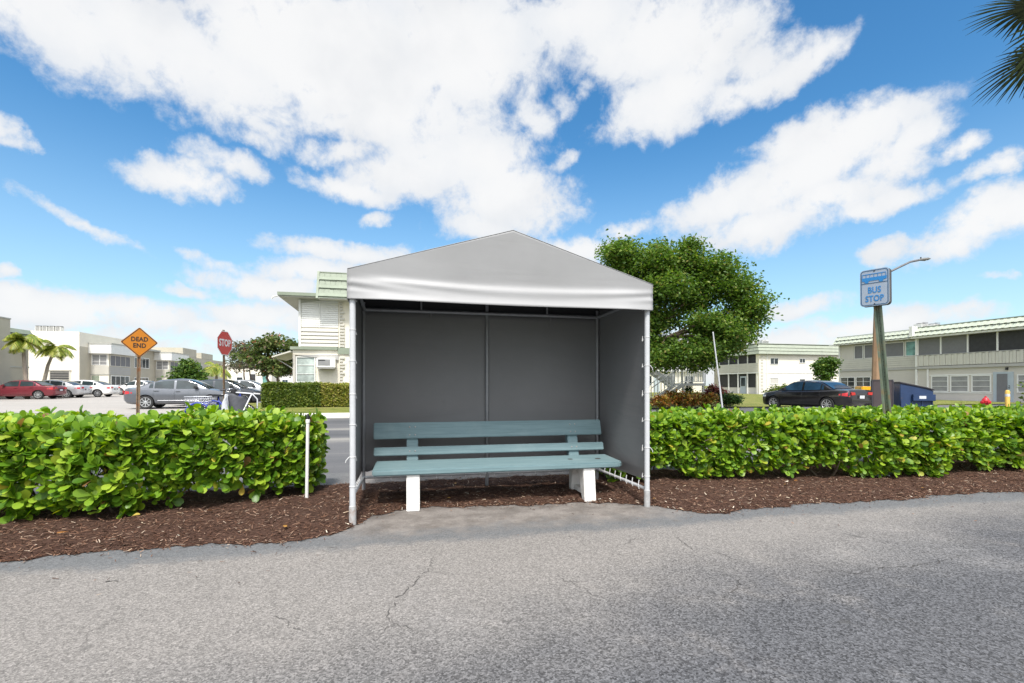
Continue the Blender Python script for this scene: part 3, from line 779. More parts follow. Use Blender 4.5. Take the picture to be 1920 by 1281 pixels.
for i in range(7):
    x=bx0+.0+i*.0435; mb.box(x-.002,x+.003,-.0075,-.0055,bz+.045,bz+.085)
for x in (-.085,.075):
    mb.prism([(x+.025*math.cos(R(20*i)),bz-.003+.025*math.sin(R(20*i))) for i in range(18)],-.0085,-.0076,'y')
mb.build('bus_picture',M['signblue'],pn,fix=False)
for z in (.218,-.218):
    mb=MB(); mb.lathe([(.009,0),(.009,.004),(.005,.006)],8,0,Matrix.Translation((0,-.004,z))@Matrix.Rotation(R(90),4,'X')); mb.build('bolt',M['black'],pn)

# ================================================================== vehicles
def smooth_interp(xs, pts, k=2):
    px=[p[0] for p in pts]; pv=[p[1] for p in pts]
    fine=np.linspace(px[0],px[-1],400); v=np.interp(fine,px,pv)
    w=13; ker=np.hanning(w); ker/=ker.sum()
    vp=np.concatenate([np.full(w//2,v[0]),v,np.full(w//2,v[-1])]); v=np.convolve(vp,ker,'valid')
    return np.interp(xs,fine,v)
SEDAN=dict(len=2.32,
  sh=[(-2.32,.62),(-2.29,.90),(-2.18,.99),(-1.7,1.0),(-1.3,.97),(0,.93),(1.0,.93),(1.15,.95),(1.65,.88),(2.05,.76),(2.24,.64),(2.32,.48)],
  hw=[(-2.32,.62),(-2.25,.76),(-2.0,.85),(-1.2,.895),(0,.905),(1.3,.89),(1.9,.83),(2.15,.70),(2.32,.45)],
  z0=[(-2.32,.40),(-2.2,.27),(-1.9,.22),(1.9,.20),(2.2,.22),(2.32,.32)],
  roof=[(-1.78,.985),(-1.25,1.25),(-.75,1.385),(-.1,1.44),(.3,1.41),(.7,1.26),(1.25,.945)],
  win=[(-1.02,-.22),(-.12,.78)], wx=(-1.36,1.36), wr=.325, rear=(-1.7,-.92), front=(.42,1.2))
SALOON=dict(SEDAN, roof=[(-1.55,.985),(-1.05,1.27),(-.75,1.36),(-.1,1.40),(.3,1.37),(.62,1.25),(1.15,.945)],
  sh=[(-2.32,.60),(-2.30,.90),(-2.22,.965),(-1.6,.985),(-1.3,.96),(0,.92),(1.0,.92),(1.15,.94),(1.75,.86),(2.1,.76),(2.26,.64),(2.32,.48)], rear=(-1.5,-.86))
SUV=dict(len=2.3,
  sh=[(-2.3,.62),(-2.28,1.0),(-2.2,1.08),(-1.4,1.09),(0,1.04),(1.0,1.05),(1.15,1.06),(1.7,1.0),(2.1,.90),(2.24,.72),(2.3,.5)],
  hw=[(-2.3,.68),(-2.25,.82),(-2.0,.89),(0,.92),(1.5,.91),(2.0,.84),(2.2,.72),(2.3,.5)],
  z0=[(-2.3,.42),(-2.1,.30),(2.1,.28),(2.3,.38)],
  roof=[(-2.15,1.08),(-1.85,1.45),(-1.4,1.60),(-.4,1.66),(.2,1.62),(.55,1.5),(1.2,1.06)],
  win=[(-1.35,-.28),(-.18,.75)], wx=(-1.35,1.35), wr=.36, rear=(-2.1,-1.7), front=(.4,1.15))
def carpaint(name,col,metal=.3,coat=.8):
    return pm(name,col,.32,.05,2,metal=metal,coat=coat,spec=.5)
def car(name, S, pos, heading, paint, label, glass=None, cat='car', group='cars in the parking lot', plate_=True):
    glass=glass or M['carglass']
    root=empty(name,pos,heading,label,cat,group)
    Lh=S['len']; xs=np.concatenate([np.linspace(-Lh,-Lh+.35,9)[:-1],np.linspace(-Lh+.35,Lh-.35,34),np.linspace(Lh-.35,Lh,9)[1:]])
    sh=smooth_interp(xs,S['sh']); hw=smooth_interp(xs,S['hw']); z0=smooth_interp(xs,S['z0'])
    prof=[]
    rows=[]
    for x,s,w,z in zip(xs,sh,hw,z0):
        zz=lambda t: z+(s-z)*t
        half=[(.0,z),(.80*w,z),(.95*w,zz(.12)),(.985*w,zz(.35)),(1.0*w,zz(.60)),(.992*w,zz(.72)),(.955*w,zz(.92)),(.90*w,zz(.985)),(.70*w,s+.012),(.35*w,s+.025),(0,s+.03)]
        row=[(x,y,zv) for y,zv in half]+[(x,-y,zv) for y,zv in reversed(half[1:-1])]
        rows.append(row)
    n=len(rows[0]); mb=MB(); vs=[p for r_ in rows for p in r_]
    fs=[(i*n+j,i*n+(j+1)%n,(i+1)*n+(j+1)%n,(i+1)*n+j) for i in range(len(rows)-1) for j in range(n)]
    fs+=[tuple(reversed(range(n))),tuple(range((len(rows)-1)*n,len(rows)*n))]
    mb.add(vs,fs)
    body=mb.build('body',[paint,M['blackplastic']],root)
    cb=MB()
    for wx in S['wx']:
        for sy in (-1,1): cb.lathe([(S['wr']+.05,-.28),(S['wr']+.05,.28)],28,0,Matrix.Translation((wx,sy*.86,S['wr']-.01))@Matrix.Rotation(R(90),4,'X'))
    cut=cb.build('cut',[M['blackplastic']])
    cut.parent=root
    md=body.modifiers.new('b','BOOLEAN'); md.operation='DIFFERENCE'; md.object=cut; md.solver='EXACT'
    try: md.material_mode='TRANSFER'
    except Exception: pass
    bpy.context.view_layer.update()
    dg=bpy.context.evaluated_depsgraph_get(); me=bpy.data.meshes.new_from_object(body.evaluated_get(dg)); body.modifiers.clear(); body.data=me
    me.name='body'
    bpy.data.objects.remove(cut)
    autosmooth(body,30)
    # greenhouse
    rf=S['roof']; gx=np.linspace(rf[0][0],rf[-1][0],40); gr=smooth_interp(gx,rf)
    gw=np.interp(gx,xs,hw); gs=np.interp(gx,xs,sh)
    def sec(i):
        w=gw[i]*.90; zt=gr[i]; zb=gs[i]-.01; h=max(zt-zb,.004); tum=.42*h
        wr=w-tum*.62
        return [(w,zb),(w-tum*.5,zb+h*.72),(wr-.02,zb+h*.90),(wr*.82,zt-.005*h),(wr*.4,zt+.018*min(1,h*3)),(0,zt+.024*min(1,h*3))]
    rows=[]
    for i,x in enumerate(gx):
        half=sec(i); rows.append([(x,y,z) for y,z in half]+[(x,-y,z) for y,z in reversed(half[:-1])])
    n=len(rows[0]); mb=MB(); mb.add([p for r_ in rows for p in r_],[(i*n+j,i*n+j+1,(i+1)*n+j+1,(i+1)*n+j) for i in range(len(rows)-1) for j in range(n-1)])
    cabin=mb.build('roof',[paint],root); autosmooth(cabin,40)
    def surf_y(x,z):
        w=np.interp(x,gx,gw)*.90; zt=np.interp(x,gx,gr); zb=np.interp(x,gx,gs)-.01; h=zt-zb; tum=.42*h
        return w-tum*.5*(z-zb)/(h*.72) if z<zb+h*.72 else w-tum*.5-(tum*.12+.02)*((z-zb-h*.72)/(h*.18))
    # side windows
    for (wa,wb) in S['win']:
        for sy in (1,-1):
            mb=MB(); vs=[];fs=[]; k=14
            for i in range(k+1):
                x=wa+(wb-wa)*i/k; zb=np.interp(x,gx,gs)+.025; zt=np.interp(x,gx,gr); zb0=np.interp(x,gx,gs)-.01
                ztop=zb0+(zt-zb0)*.87
                ztop=max(ztop,zb+.004)
                for j in range(4):
                    z=zb+(ztop-zb)*j/3; vs.append((x,sy*(surf_y(x,z)+.008),z))
            fs=[(i*4+j,i*4+j+1,(i+1)*4+j+1,(i+1)*4+j) for i in range(k) for j in range(3)]
            mb.add(vs,fs); mb.build('window',glass,root,smooth=True)
    # rear quarter pane and front quarter follow the roof line
    for (x0_,x1_) in ((S['rear'][1]-.32,S['win'][0][0]-.05),):
        for sy in (1,-1):
            mb=MB(); vs=[]; k=6
            for i in range(k+1):
                x=x0_+(x1_-x0_)*i/k; zb=np.interp(x,gx,gs)+.03; zt=np.interp(x,gx,gr); zb0=np.interp(x,gx,gs)-.01
                ztop=max(zb+.003,zb0+(zt-zb0)*.84) if i else zb+.003+.25*(zb0+(zt-zb0)*.84-zb)
                for j in range(3):
                    z=zb+(ztop-zb)*j/2; vs.append((x,sy*(surf_y(x,z)+.008),z))
            mb.add(vs,[(i*3+j,i*3+j+1,(i+1)*3+j+1,(i+1)*3+j) for i in range(k) for j in range(2)]); mb.build('window',glass,root,smooth=True)
    # windscreen and rear window
    for nm,(xa,xb) in (('rear_window',S['rear']),('windscreen',S['front'])):
        mb=MB(); vs=[];k=10;q=8
        for i in range(k+1):
            x=xa+(xb-xa)*i/k; zt=np.interp(x,gx,gr); zb=np.interp(x,gx,gs)-.01; h=max(zt-zb,.004); wr=np.interp(x,gx,gw)*.90-.42*h*.62
            for j in range(q+1):
                t=-1+2*j/q; y=t*wr*.80; z=zt+.024*min(1,h*3)*(1-abs(t)**2.2)+.016
                vs.append((x+(.016 if xa>0 else -.016),y,z))
        mb.add(vs,[(i*(q+1)+j,i*(q+1)+j+1,(i+1)*(q+1)+j+1,(i+1)*(q+1)+j) for i in range(k) for j in range(q)]); mb.build(nm,glass,root,smooth=True)
    # wheels
    r0=S['wr']
    for wx in S['wx']:
        for sy in (1,-1):
            Mx=Matrix.Translation((wx,sy*.775,r0))@Matrix.Rotation(R(-90*sy),4,'X')
            wmb=MB(); wmb.lathe([(r0*.62,-.10),(r0*.94,-.10),(r0,-.06),(r0,.06),(r0*.94,.095),(r0*.72,.10),(r0*.66,.085)],26,0,Mx)
            wh=wmb.build('wheel',M['rubber'],root,smooth=False); autosmooth(wh,50)
            rm=MB(); rm.lathe([(r0*.70,.06),(r0*.70,.098),(r0*.64,.098),(r0*.60,.075)],26,0,Mx)
            rm.lathe([(r0*.17,.05),(r0*.17,.092),(r0*.10,.098)],12,0,Mx)
            for i in range(8):
                a=2*math.pi*i/8; c,s_=math.cos(a),math.sin(a)
                P=lambda rr,tt,zz: Mx@Vector((c*rr-s_*tt,s_*rr+c*tt,zz))
                vs=[P(r0*.12,-.028,.07),P(r0*.12,.028,.07),P(r0*.66,.022,.07),P(r0*.66,-.022,.07),P(r0*.12,-.022,.09),P(r0*.12,.022,.09),P(r0*.66,.016,.092),P(r0*.66,-.016,.092)]
                rm.add(vs,[(3,2,1,0),(4,5,6,7),(0,1,5,4),(1,2,6,5),(2,3,7,6),(3,0,4,7)])
            rm.build('rim',M['rim'],wh)
            dk=MB(); dk.lathe([(r0*.62,.02),(r0*.62,.03)],20,0,Mx); dk.build('brake_disc',M['black'],wh)
    def lens(name,x_pts,z_lo,z_hi,mat):
        for sy in (1,-1):
            mb=MB(); vs=[];k=len(x_pts)-1
            for i,(x,ff) in enumerate(x_pts):
                w=np.interp(x,xs,hw); s=np.interp(x,xs,sh); z=np.interp(x,xs,z0)
                for j in range(4):
                    zz=z_lo(i,k)+(z_hi(i,k)-z_lo(i,k))*j/3; tt=(zz-z)/(s-z)
                    yy=w*np.interp(tt,[0,.12,.35,.6,.72,.92,.985,1.05],[.8,.95,.985,1,.992,.955,.90,.8])
                    vs.append((x+ff,sy*(yy*(1 if ff==0 else .98)+(.008 if ff==0 else 0)),zz))
            mb.add(vs,[(i*4+j,i*4+j+1,(i+1)*4+j+1,(i+1)*4+j) for i in range(k) for j in range(3)])
            mb.build(name,mat,root,smooth=True)
    e=-Lh
    lens('taillight',[(e+.42,0),(e+.25,0),(e+.1,0),(e+.035,-.0)],lambda i,k:.74 - .02*i,lambda i,k:.80+.10*i/k+.0,M['taillight'])
    for sy in (1,-1):
        mb=MB(); mb.prism([(sy*.42,.76),(sy*.66,.74),(sy*.70,.87),(sy*.46,.88)],-Lh-.022,-Lh+.03,'x'); mb.build('taillight',M['taillight'],root,bevel=.008)
    f=Lh
    lens('headlight',[(f-.5,0),(f-.35,0),(f-.2,0),(f-.09,0)],lambda i,k:.62-.03*i/k,lambda i,k:.70-.05*i/k,M['headlight'])
    for sy in (1,-1):
        mb=MB(); x=S['front'][1]-.48; zb=np.interp(x,xs,sh)+.03; w=np.interp(x,xs,hw)
        mb.prism([(x-.06,zb),(x+.12,zb+.01),(x+.10,zb+.11),(x-.05,zb+.13)],sy*(w*.93),sy*(w*.93+.17),'y'); mb.build('mirror',M['blackplastic'] if name!='red_sedan' else paint,root,bevel=.02)
        for wa,wb in S['win']:
            hx=wa+.1; z=np.interp(hx,xs,sh)-.10; w=np.interp(hx,xs,hw); mb=MB(); mb.cbox((hx,sy*(w*.985+.012),z),(.2,.03,.03)); mb.build('door_handle',paint,root,bevel=.008)
    # door gaps, sill strip, bumpers shut lines
    mb=MB()
    for gxp in (S['win'][0][0]-.02,S['win'][1][0]-.05,S['win'][1][1]+.12):
        for sy in (1,-1):
            pts=[]
            for t in (.14,.35,.6,.72,.92):
                s=np.interp(gxp,xs,sh); z=np.interp(gxp,xs,z0); w=np.interp(gxp,xs,hw)
                pts.append((gxp,sy*(w*np.interp(t,[0,.12,.35,.6,.72,.92],[.8,.95,.985,1,.992,.955])+.0005),z+(s-z)*t))
            mb.tube(pts,.004,4)
    mb.build('door_gap',M['black'],root)
    mb=MB(); 
    for sy in (1,-1): mb.tube([(x,sy*(np.interp(x,xs,hw)*.985+.004),.40) for x in np.linspace(S['wx'][0]+.5,S['wx'][1]-.5,8)],.012,6)
    mb.build('side_strip',M['chrome'] if name=='grey_sedan' else paint,root)
    mb=MB(); mb.box(-Lh-.018,-Lh+.05,-.25,.25,.60,.74); lp=mb.build('plate_recess',M['blackplastic'],root)
    if plate_:
        mb=MB(); mb.box(-Lh-.024,-Lh-.019,-.155,.155,.605,.735); mb.build('licence_plate',M['signwhite'],lp)
    return root
def head(vx,vy): return math.atan2(vy,vx)
pt={}
pt['red']=carpaint('wine_red_paint',(.20,.022,.035)); pt['silver']=carpaint('silver_paint',(.52,.53,.55),.5); pt['white']=carpaint('white_paint',(.78,.78,.77),0)
pt['grey']=carpaint('slate_grey_paint',(.135,.145,.165),.5); pt['dark']=carpaint('dark_blue_paint',(.025,.03,.04)); pt['black']=carpaint('black_car_paint',(.012,.011,.014),.2)
def cpos(x,y): return (x,y,gzw(x,y)+.006)
cg='cars in the left parking lot'
def by_rear(px_rear,Y,hd,half=2.3,side=0.0):
    x=(px_rear-960)/FPX*Y; return (x+half*math.cos(hd)-side*math.sin(hd), Y+half*math.sin(hd)+side*math.cos(hd))
hl_=math.pi+TH
def place_left(px,Y):    # right rear corner of a car that heads left along the kerb direction
    x=(px-960)/FPX*Y; return (x-2.3*U[0]-.0*V[0], Y-2.3*U[1]-.0*V[1])
q=place_left(114,37.2); car('red_sedan',SALOON,cpos(*q),hl_,pt['red'],'wine red sedan parked first in the row by the tan building','' and None,group=cg)
q=place_left(163,40.2); car('silver_sedan',SEDAN,cpos(*q),hl_,pt['silver'],'pale silver sedan between the wine red sedan and a white one',group=cg)
q=place_left(217,42.4); car('white_sedan',SEDAN,cpos(*q),hl_,pt['white'],'white sedan with rear towards us, farthest along the row from the red sedan',group=cg)
q=W(264,723,49); car('white_hatchback',SEDAN,cpos(q.x,q.y),R(180-8),pt['white'],'white car half hidden behind the grey sedan and the amber sign post',group=cg)
hd=R(17); q=by_rear(244,23.8,hd); car('grey_sedan',SEDAN,cpos(*q),hd,pt['grey'],'slate grey sedan seen side on behind the tricycle',group=cg)
hd=R(14); q=W(446,723,27.6); car('dark_sedan',SEDAN,cpos(q.x-.9,q.y),hd,pt['dark'],'dark blue sedan parked just beyond the slate grey sedan',group=cg,cat='car')
q=W(482,723,33.0); car('silver_sedan',SEDAN,cpos(q.x-.8,q.y),hd,pt['silver'],'silver sedan with only its roof showing over the dark blue sedan',group=cg)
hd=head(-.37,.929); rx=14.25+.85; ry=23.35-2.14
car('black_sedan',SALOON,cpos(rx+2.3*math.cos(hd),ry+2.3*math.sin(hd)),hd,pt['black'],'black sedan with painted sky reflection in its rear window behind the hedge',M['carglassblue'],group='')
bpy.data.objects['black_sedan'].pop('group',None)

# ================================================================== tricycle, cart
M['bikeblue']=pm('blue_frame_paint',(.025,.05,.36),.3,.08,10,coat=.5)
M['wire']=pm('basket_wire',(.62,.63,.66),.3,.08,14,metal=.6)
M['greycloth']=pm('charcoal_cloth',(.085,.088,.10),.8,.2,8,bmp=.4,bscale=30)
M['paletube']=pm('pale_tube',(.66,.67,.70),.35,.06,10)
def wheel(mb, c, r, M0, t=.022):
    n=28
    for i in range(n):
        a0=2*math.pi*i/n;a1=2*math.pi*(i+1)/n
        mb.tube([M0@Vector((c[0]+r*math.cos(a0),c[1],c[2]+r*math.sin(a0))),M0@Vector((c[0]+r*math.cos(a1),c[1],c[2]+r*math.sin(a1)))],t,6,0,False)
def trike(pos,rz):
    root=empty('tricycle',pos,rz,'blue adult tricycle with white wire basket by the stop sign post','tricycle')
    I=Matrix.Identity(4)
    # x forward; rear axle at x=-.55, front wheel x=.62
    mb=MB()
    mb.tube([(-.55,0,.32),(-.45,0,.62),(-.30,0,.74),(-.1,0,.70),(.05,0,.50),(.18,0,.42),(.34,0,.62),(.44,0,.88)],.028,8)
    mb.tube([(-.55,-.33,.32),(-.55,.33,.32)],.022,8); mb.tube([(-.08,0,.45),(-.14,0,.86)],.02,8)
    mb.tube([(-.9,-.26,.52),(-.9,.26,.52)],.02,8); mb.tube([(-.9,-.26,.52),(-.55,-.3,.36)],.016,6); mb.tube([(-.9,.26,.52),(-.55,.3,.36)],.016,6)
    mb.build('frame',M['bikeblue'],root,smooth=True)
    for sy in (-1,1):
        mb=MB(); mb.tube([(-.55+.36*math.cos(R(a)),sy*.33,.32+.36*math.sin(R(a))) for a in range(10,171,16)],.026,6)
        mb.build('fender',M['bikeblue'],root,smooth=True)
    for (x,y) in ((-.55,.33),(-.55,-.33),(.62,0)):
        mb=MB(); wheel(mb,(x,y,.32),.30,I); w=mb.build('wheel',M['rubber'],root,smooth=True,fix=False)
        mb=MB()
        for i in range(14):
            a=2*math.pi*i/14; mb.tube([(x,y,.32),(x+.28*math.cos(a),y,.32+.28*math.sin(a))],.003,4)
        wheel(mb,(x,y,.32),.272,I,.009); mb.build('rim',M['wire'],w)
    mb=MB()
    for sy in (-1,1): mb.tube([(.62,sy*.05,.32),(.52,sy*.05,.72)],.014,6)
    mb.tube([(.52,-.05,.72),(.52,.05,.72)],.014,6); mb.tube([(.52,0,.72),(.44,0,1.0)],.018,8); mb.build('fork',M['bikeblue'],root)
    mb=MB(); mb.tube([(.15,-.32,1.06),(.36,-.26,1.1),(.44,-.06,1.02),(.44,.06,1.02),(.36,.26,1.1),(.15,.32,1.06)],.013,8); hb=mb.build('handlebar',M['chrome'],root,smooth=True)
    mb=MB()
    for sy in (-1,1): mb.tube([(.05,sy*.34,1.05),(.2,sy*.31,1.065)],.02,8)
    mb.build('grip',M['blackplastic'],hb)
    mb=MB(); mb.prism([(-.30,.86),(-.26,.93),(-.12,.92),(.06,.90),(.08,.87),(-.1,.86)],-.10,.10,'y'); mb.build('saddle',M['blackplastic'],root,bevel=.03)
    mb=MB()   # basket of wires
    xa,xb,ya,yb,za,zb=-.92,-.32,-.27,.27,.58,.86
    for t in np.linspace(0,1,13):
        x=xa+(xb-xa)*t
        for y,s in ((ya,-1),(yb,1)): mb.tube([(x,y*.85,za),(x,y,zb)],.0045,4)
        mb.tube([(x,ya*.85,za),(x,yb*.85,za)],.004,4)
    for t in np.linspace(0,1,11):
        y=ya+(yb-ya)*t
        for x,o_ in ((xa,-.03),(xb,.03)): mb.tube([(x,y*.9,za),(x+o_,y,zb)],.0045,4)
    for z in np.linspace(za,zb,5):
        k=.85+.15*(z-za)/(zb-za); e=.03*(z-za)/(zb-za)
        mb.tube([(xa-e,ya*k,z),(xb+e,ya*k,z),(xb+e,yb*k,z),(xa-e,yb*k,z),(xa-e,ya*k,z)],.005 if z<zb else .009,4)
    mb.build('basket',M['wire'],root)
p=W(419,723,14.6); trike((p.x,p.y,gzw(p.x,p.y)+.01),R(8))
p=W(446,723,14.3)
root=empty('folded_cart',(p.x,p.y,gzw(p.x,p.y)),R(28),'folded cart of white tubes with charcoal cloth, right of the stop sign post','cart')
mb=MB(); grid=[]
for i in range(13):
    t=i/12; row=[]
    for j in range(13):
        s=j/12; row.append((-.24+.5*s+.05*(1-t)*(s-.5), -.05+.09*math.sin(s*7+t*4)*(.3+.7*(1-t))*.5-.1*math.sin(math.pi*s), .14+.80*t-.22*max(0,s-.45)*t+.03*math.sin(s*9)))
    grid.append(row)
mb.add([v for r_ in grid for v in r_],[(r_*13+c,r_*13+c+1,(r_+1)*13+c+1,(r_+1)*13+c) for r_ in range(12) for c in range(12)])
o=mb.build('cloth',M['greycloth'],root,smooth=True); md=o.modifiers.new('t','SOLIDIFY'); md.thickness=.06
mb=MB(); mb.lathe([(.02,.88),(.075,.90),(.085,1.0),(.08,1.08),(.03,1.12)],12,0,Matrix.Translation((-.10,-.02,0))); autosmooth(mb.build('handle_cover',M['blackplastic'],root))
mb=MB()
for y in (-.17,.17): mb.tube([(.36,y,.96),(.02,y,.18),(-.02,y,.05)],.018,8); mb.tube([(-.05,y,1.0),(.36,y,.96),(.50,y,.80),(.50,y,.1)],.018,8)
mb.tube([(.36,-.17,.96),(.36,.17,.96)],.018,8); mb.tube([(.02,-.17,.18),(.02,.17,.18)],.018,8); mb.build('tube_frame',M['paletube'],root,smooth=True)
for y in (-.2,.2):
    mb=MB(); mb.lathe([(.09,-.02),(.1,0),(.09,.02)],16,0,Matrix.Translation((.5,y,.1))@Matrix.Rotation(R(90),4,'X')); mb.build('wheel',M['rubber'],root)
mb=MB(); grid=[]
for i in range(9):
    t=i/8; row=[]
    for j in range(9):
        s=j/8; row.append((-.42+.26*s*(1-.75*t)+.10*t, -.16+.05*math.sin(s*6+t*5), .10+.85*t))
    grid.append(row)
mb.add([v for r_ in grid for v in r_],[(r_*9+c,r_*9+c+1,(r_+1)*9+c+1,(r_+1)*9+c) for r_ in range(8) for c in range(8)])
o=mb.build('bag',M['signwhite'],root,smooth=True); md=o.modifiers.new('t','SOLIDIFY'); md.thickness=.05
o['label']='white plastic bag hanging on the cart'

# ================================================================== right-hand street furniture
M['dumpblue']=pm('dumpster_blue',(.020,.045,.115),.45,.12,3,dirt=((.10,.07,.05),2.2,.62,.8))
M['dumpdark']=pm('dumpster_lid',(.035,.032,.04),.6,.1,4)
p=W(1702,723,22.5); root=empty('dumpster',(p.x,p.y,gzw(p.x,p.y)),R(-14),'blue steel dumpster with sloped dark lid and white sticker','dumpster'); root.scale=(.84,.84,.97)
mb=MB(); mb.prism([(-.72,.12),(.74,.12),(.77,.98),(.48,1.08),(-.75,1.33)],-.85,.85,'y'); mb.build('body',M['dumpblue'],root,bevel=.02)
mb=MB(); mb.prism([(-.78,1.34),(.47,1.09),(.80,.99),(.80,1.04),(.48,1.14),(-.78,1.40)],-.9,.9,'y'); mb.build('lid',M['dumpdark'],root,bevel=.01)
mb=MB(); mb.box(-.22,.79,-1.02,-.853,.52,.82); pk=mb.build('fork_pocket',M['dumpblue'],root,bevel=.015)
mb=MB(); mb.box(.05,.36,-1.026,-1.021,.62,.75); mb.build('sticker',M['signwhite'],pk)
mb=MB()
for x in (-.68,-.2,.25,.7): mb.box(x-.03,x+.03,-.89,-.853,.14,.54)
mb.build('rib',M['dumpblue'],root)
p=W(1654,723,21.6); root=empty('dumpster_end_panel',(p.x,p.y,gzw(p.x,p.y)),R(-14),'dark brown panel standing at the dumpster end','screen')  # plain dark panel set at the dumpster's end
mb=MB(); mb.box(-.36,.36,-.04,.04,.02,1.40)
mb.build('panel',pm('dark_brown_panel',(.055,.042,.045),.6,.12,4),root,bevel=.01)
mb=MB(); mb.box(-.40,.40,-.06,.06,1.403,1.45); mb.build('cap_rail',M['dumpdark'],root)
mb=MB(); mb.box(-.42,-.363,-.05,.05,0,1.40); mb.box(.363,.42,-.05,.05,0,1.40); mb.build('frame_post',M['dumpdark'],root)
p=W(1624,723,23.6); root=empty('recycling_bin',(p.x,p.y,gzw(p.x,p.y)),R(-10),'wheeled bin with bright yellow lid behind the black sedan','bin')
mb=MB(); mb.prism([(-.26,.05),(.26,.05),(.33,.93),(-.33,.93)],-.3,.3,'y'); mb.build('body',M['dumpdark'],root,bevel=.02)
mb=MB(); mb.prism([(-.36,.94),(.36,.94),(.34,1.06),(.2,1.12),(-.34,1.14)],-.34,.34,'y'); mb.build('lid',pm('yellow_lid',(.75,.40,.01),.4,.06,6),root,bevel=.03)
for sx in (-.2,.2):
    mb=MB(); mb.lathe([(.1,-.03),(.11,0),(.1,.03)],14,0,Matrix.Translation((sx,.3,.11))@Matrix.Rotation(R(90),4,'Y')); mb.build('wheel',M['rubber'],root)
p=W(1848,723,22.0); root=empty('fire_hydrant',(p.x,p.y,gzw(p.x,p.y)+.0),0,'red fire hydrant on the verge in front of the grey walled building','hydrant')
hm=pm('hydrant_red',(.50,.02,.03),.4,.12,8)
mb=MB(); mb.lathe([(.17,0),(.17,.04),(.11,.05),(.105,.42),(.15,.43),(.15,.47),(.12,.48)],18); autosmooth(mb.build('barrel',hm,root))
mb=MB(); mb.lathe([(.13,.485),(.14,.50),(.12,.58),(.07,.65),(.035,.67),(.035,.72),(.0,.725)],18); autosmooth(mb.build('bonnet',hm,root))
for rot in (0,math.pi,-math.pi/2):
    mb=MB(); Mx=Matrix.Translation((0,0,.44))@Matrix.Rotation(rot,4,'Z')@Matrix.Rotation(R(90),4,'Y'); mb.lathe([(.05,.08),(.05,.15),(.075,.15),(.075,.19),(.03,.2),(.03,.22)],12,0,Mx); autosmooth(mb.build('outlet',hm,root))
p=W(1889,723,19.2); root=empty('bollard',(p.x,p.y,gzw(p.x,p.y)),0,'yellow round bollard in front of the blue grey door','bollard')
mb=MB(); mb.lathe([(.075,0),(.075,.97),(.06,1.01),(.02,1.03)],16); autosmooth(mb.build('post',pm('bollard_yellow',(.72,.46,.10),.5,.08,8),root))
mb=MB(); mb.lathe([(.078,.78),(.0785,.79),(.0785,.87),(.078,.88)],16); mb.build('band',M['signwhite'],root)
p0=W(1358,795,16.0); p1=W(1337,627,16.0); root=empty('leaning_pole',(p0.x,p0.y,0.04),0,'thin white leaning pole in front of the leafy tree','pole')
mb=MB(); mb.tube([(0,0,0),((p1.x-p0.x)*.5+.012,.02,p1.z*.5),(p1.x-p0.x,.0,p1.z)],[.028,.024,.019],10); autosmooth(mb.build('shaft',M['whitetube'],root))
mb=MB(); mb.lathe([(.022,0),(.024,.01),(.02,.035),(.005,.04)],10,0,Matrix.Translation((p1.x-p0.x,0,p1.z))); mb.build('cap',M['whitetube'],root)
M['darksteel']=pm('dull_steel',(.15,.15,.16),.6,.1,6)
# street lamp on a brown concrete pole
Y=25.5; p=W(1644,723,Y); root=empty('street_lamp',(p.x,p.y,gzw(p.x,p.y)),R(10),'brown street lamp pole with long curved arm behind the bus stop sign','street lamp')
zt=W(0,522,Y).z
mb=MB(); 
mb.tube([(-.06,0,0),(0,0,3),(.06,0,zt)],[.22,.19,.13],8); mb.build('pole',pm('brown_pole',(.30,.19,.11),.8,.12,3,bmp=.2),root)
e=W(1757,484,Y); l=(e.x-p.x)*1.06; dz=e.z-zt
mb=MB(); mb.tube([(.05,0,zt-.25),(l*.2,0,zt+dz*.22),(l*.45,0,zt+dz*.58),(l*.62,0,zt+dz*.82),(l*.78,0,zt+dz*.93)],.055,8); mb.build('arm',M['darksteel'],root,smooth=True)
mb=MB(); Mx=Matrix.Translation((l*.76,0,zt+dz*.93))@Matrix.Rotation(R(-8),4,'Y')
mb.lathe([(.03,0),(.07,.05),(.10,.25),(.135,.42),(.12,.62),(.05,.78),(.02,.8)],12,0,Mx@Matrix.Rotation(R(90),4,'Y')@Matrix.Scale(.62,4,(1,0,0))); lh=mb.build('lamp_head',pm('lamp_casing',(.17,.165,.155),.5,.1,6),root,smooth=True)
mb=MB(); mb.lathe([(.02,-.10),(.10,-.07),(.11,-.03)],12,0,Matrix.Translation((l*.76+.45,0,zt+dz*.93+.07))); mb.build('lens',M['headlight'],lh,smooth=True)
mb=MB(); mb.lathe([(.03,0),(.03,.07),(.01,.08)],8,0,Matrix.Translation((l*.76+.2,0,zt+dz*.93+.09))); mb.build('photocell',M['blackplastic'],lh)

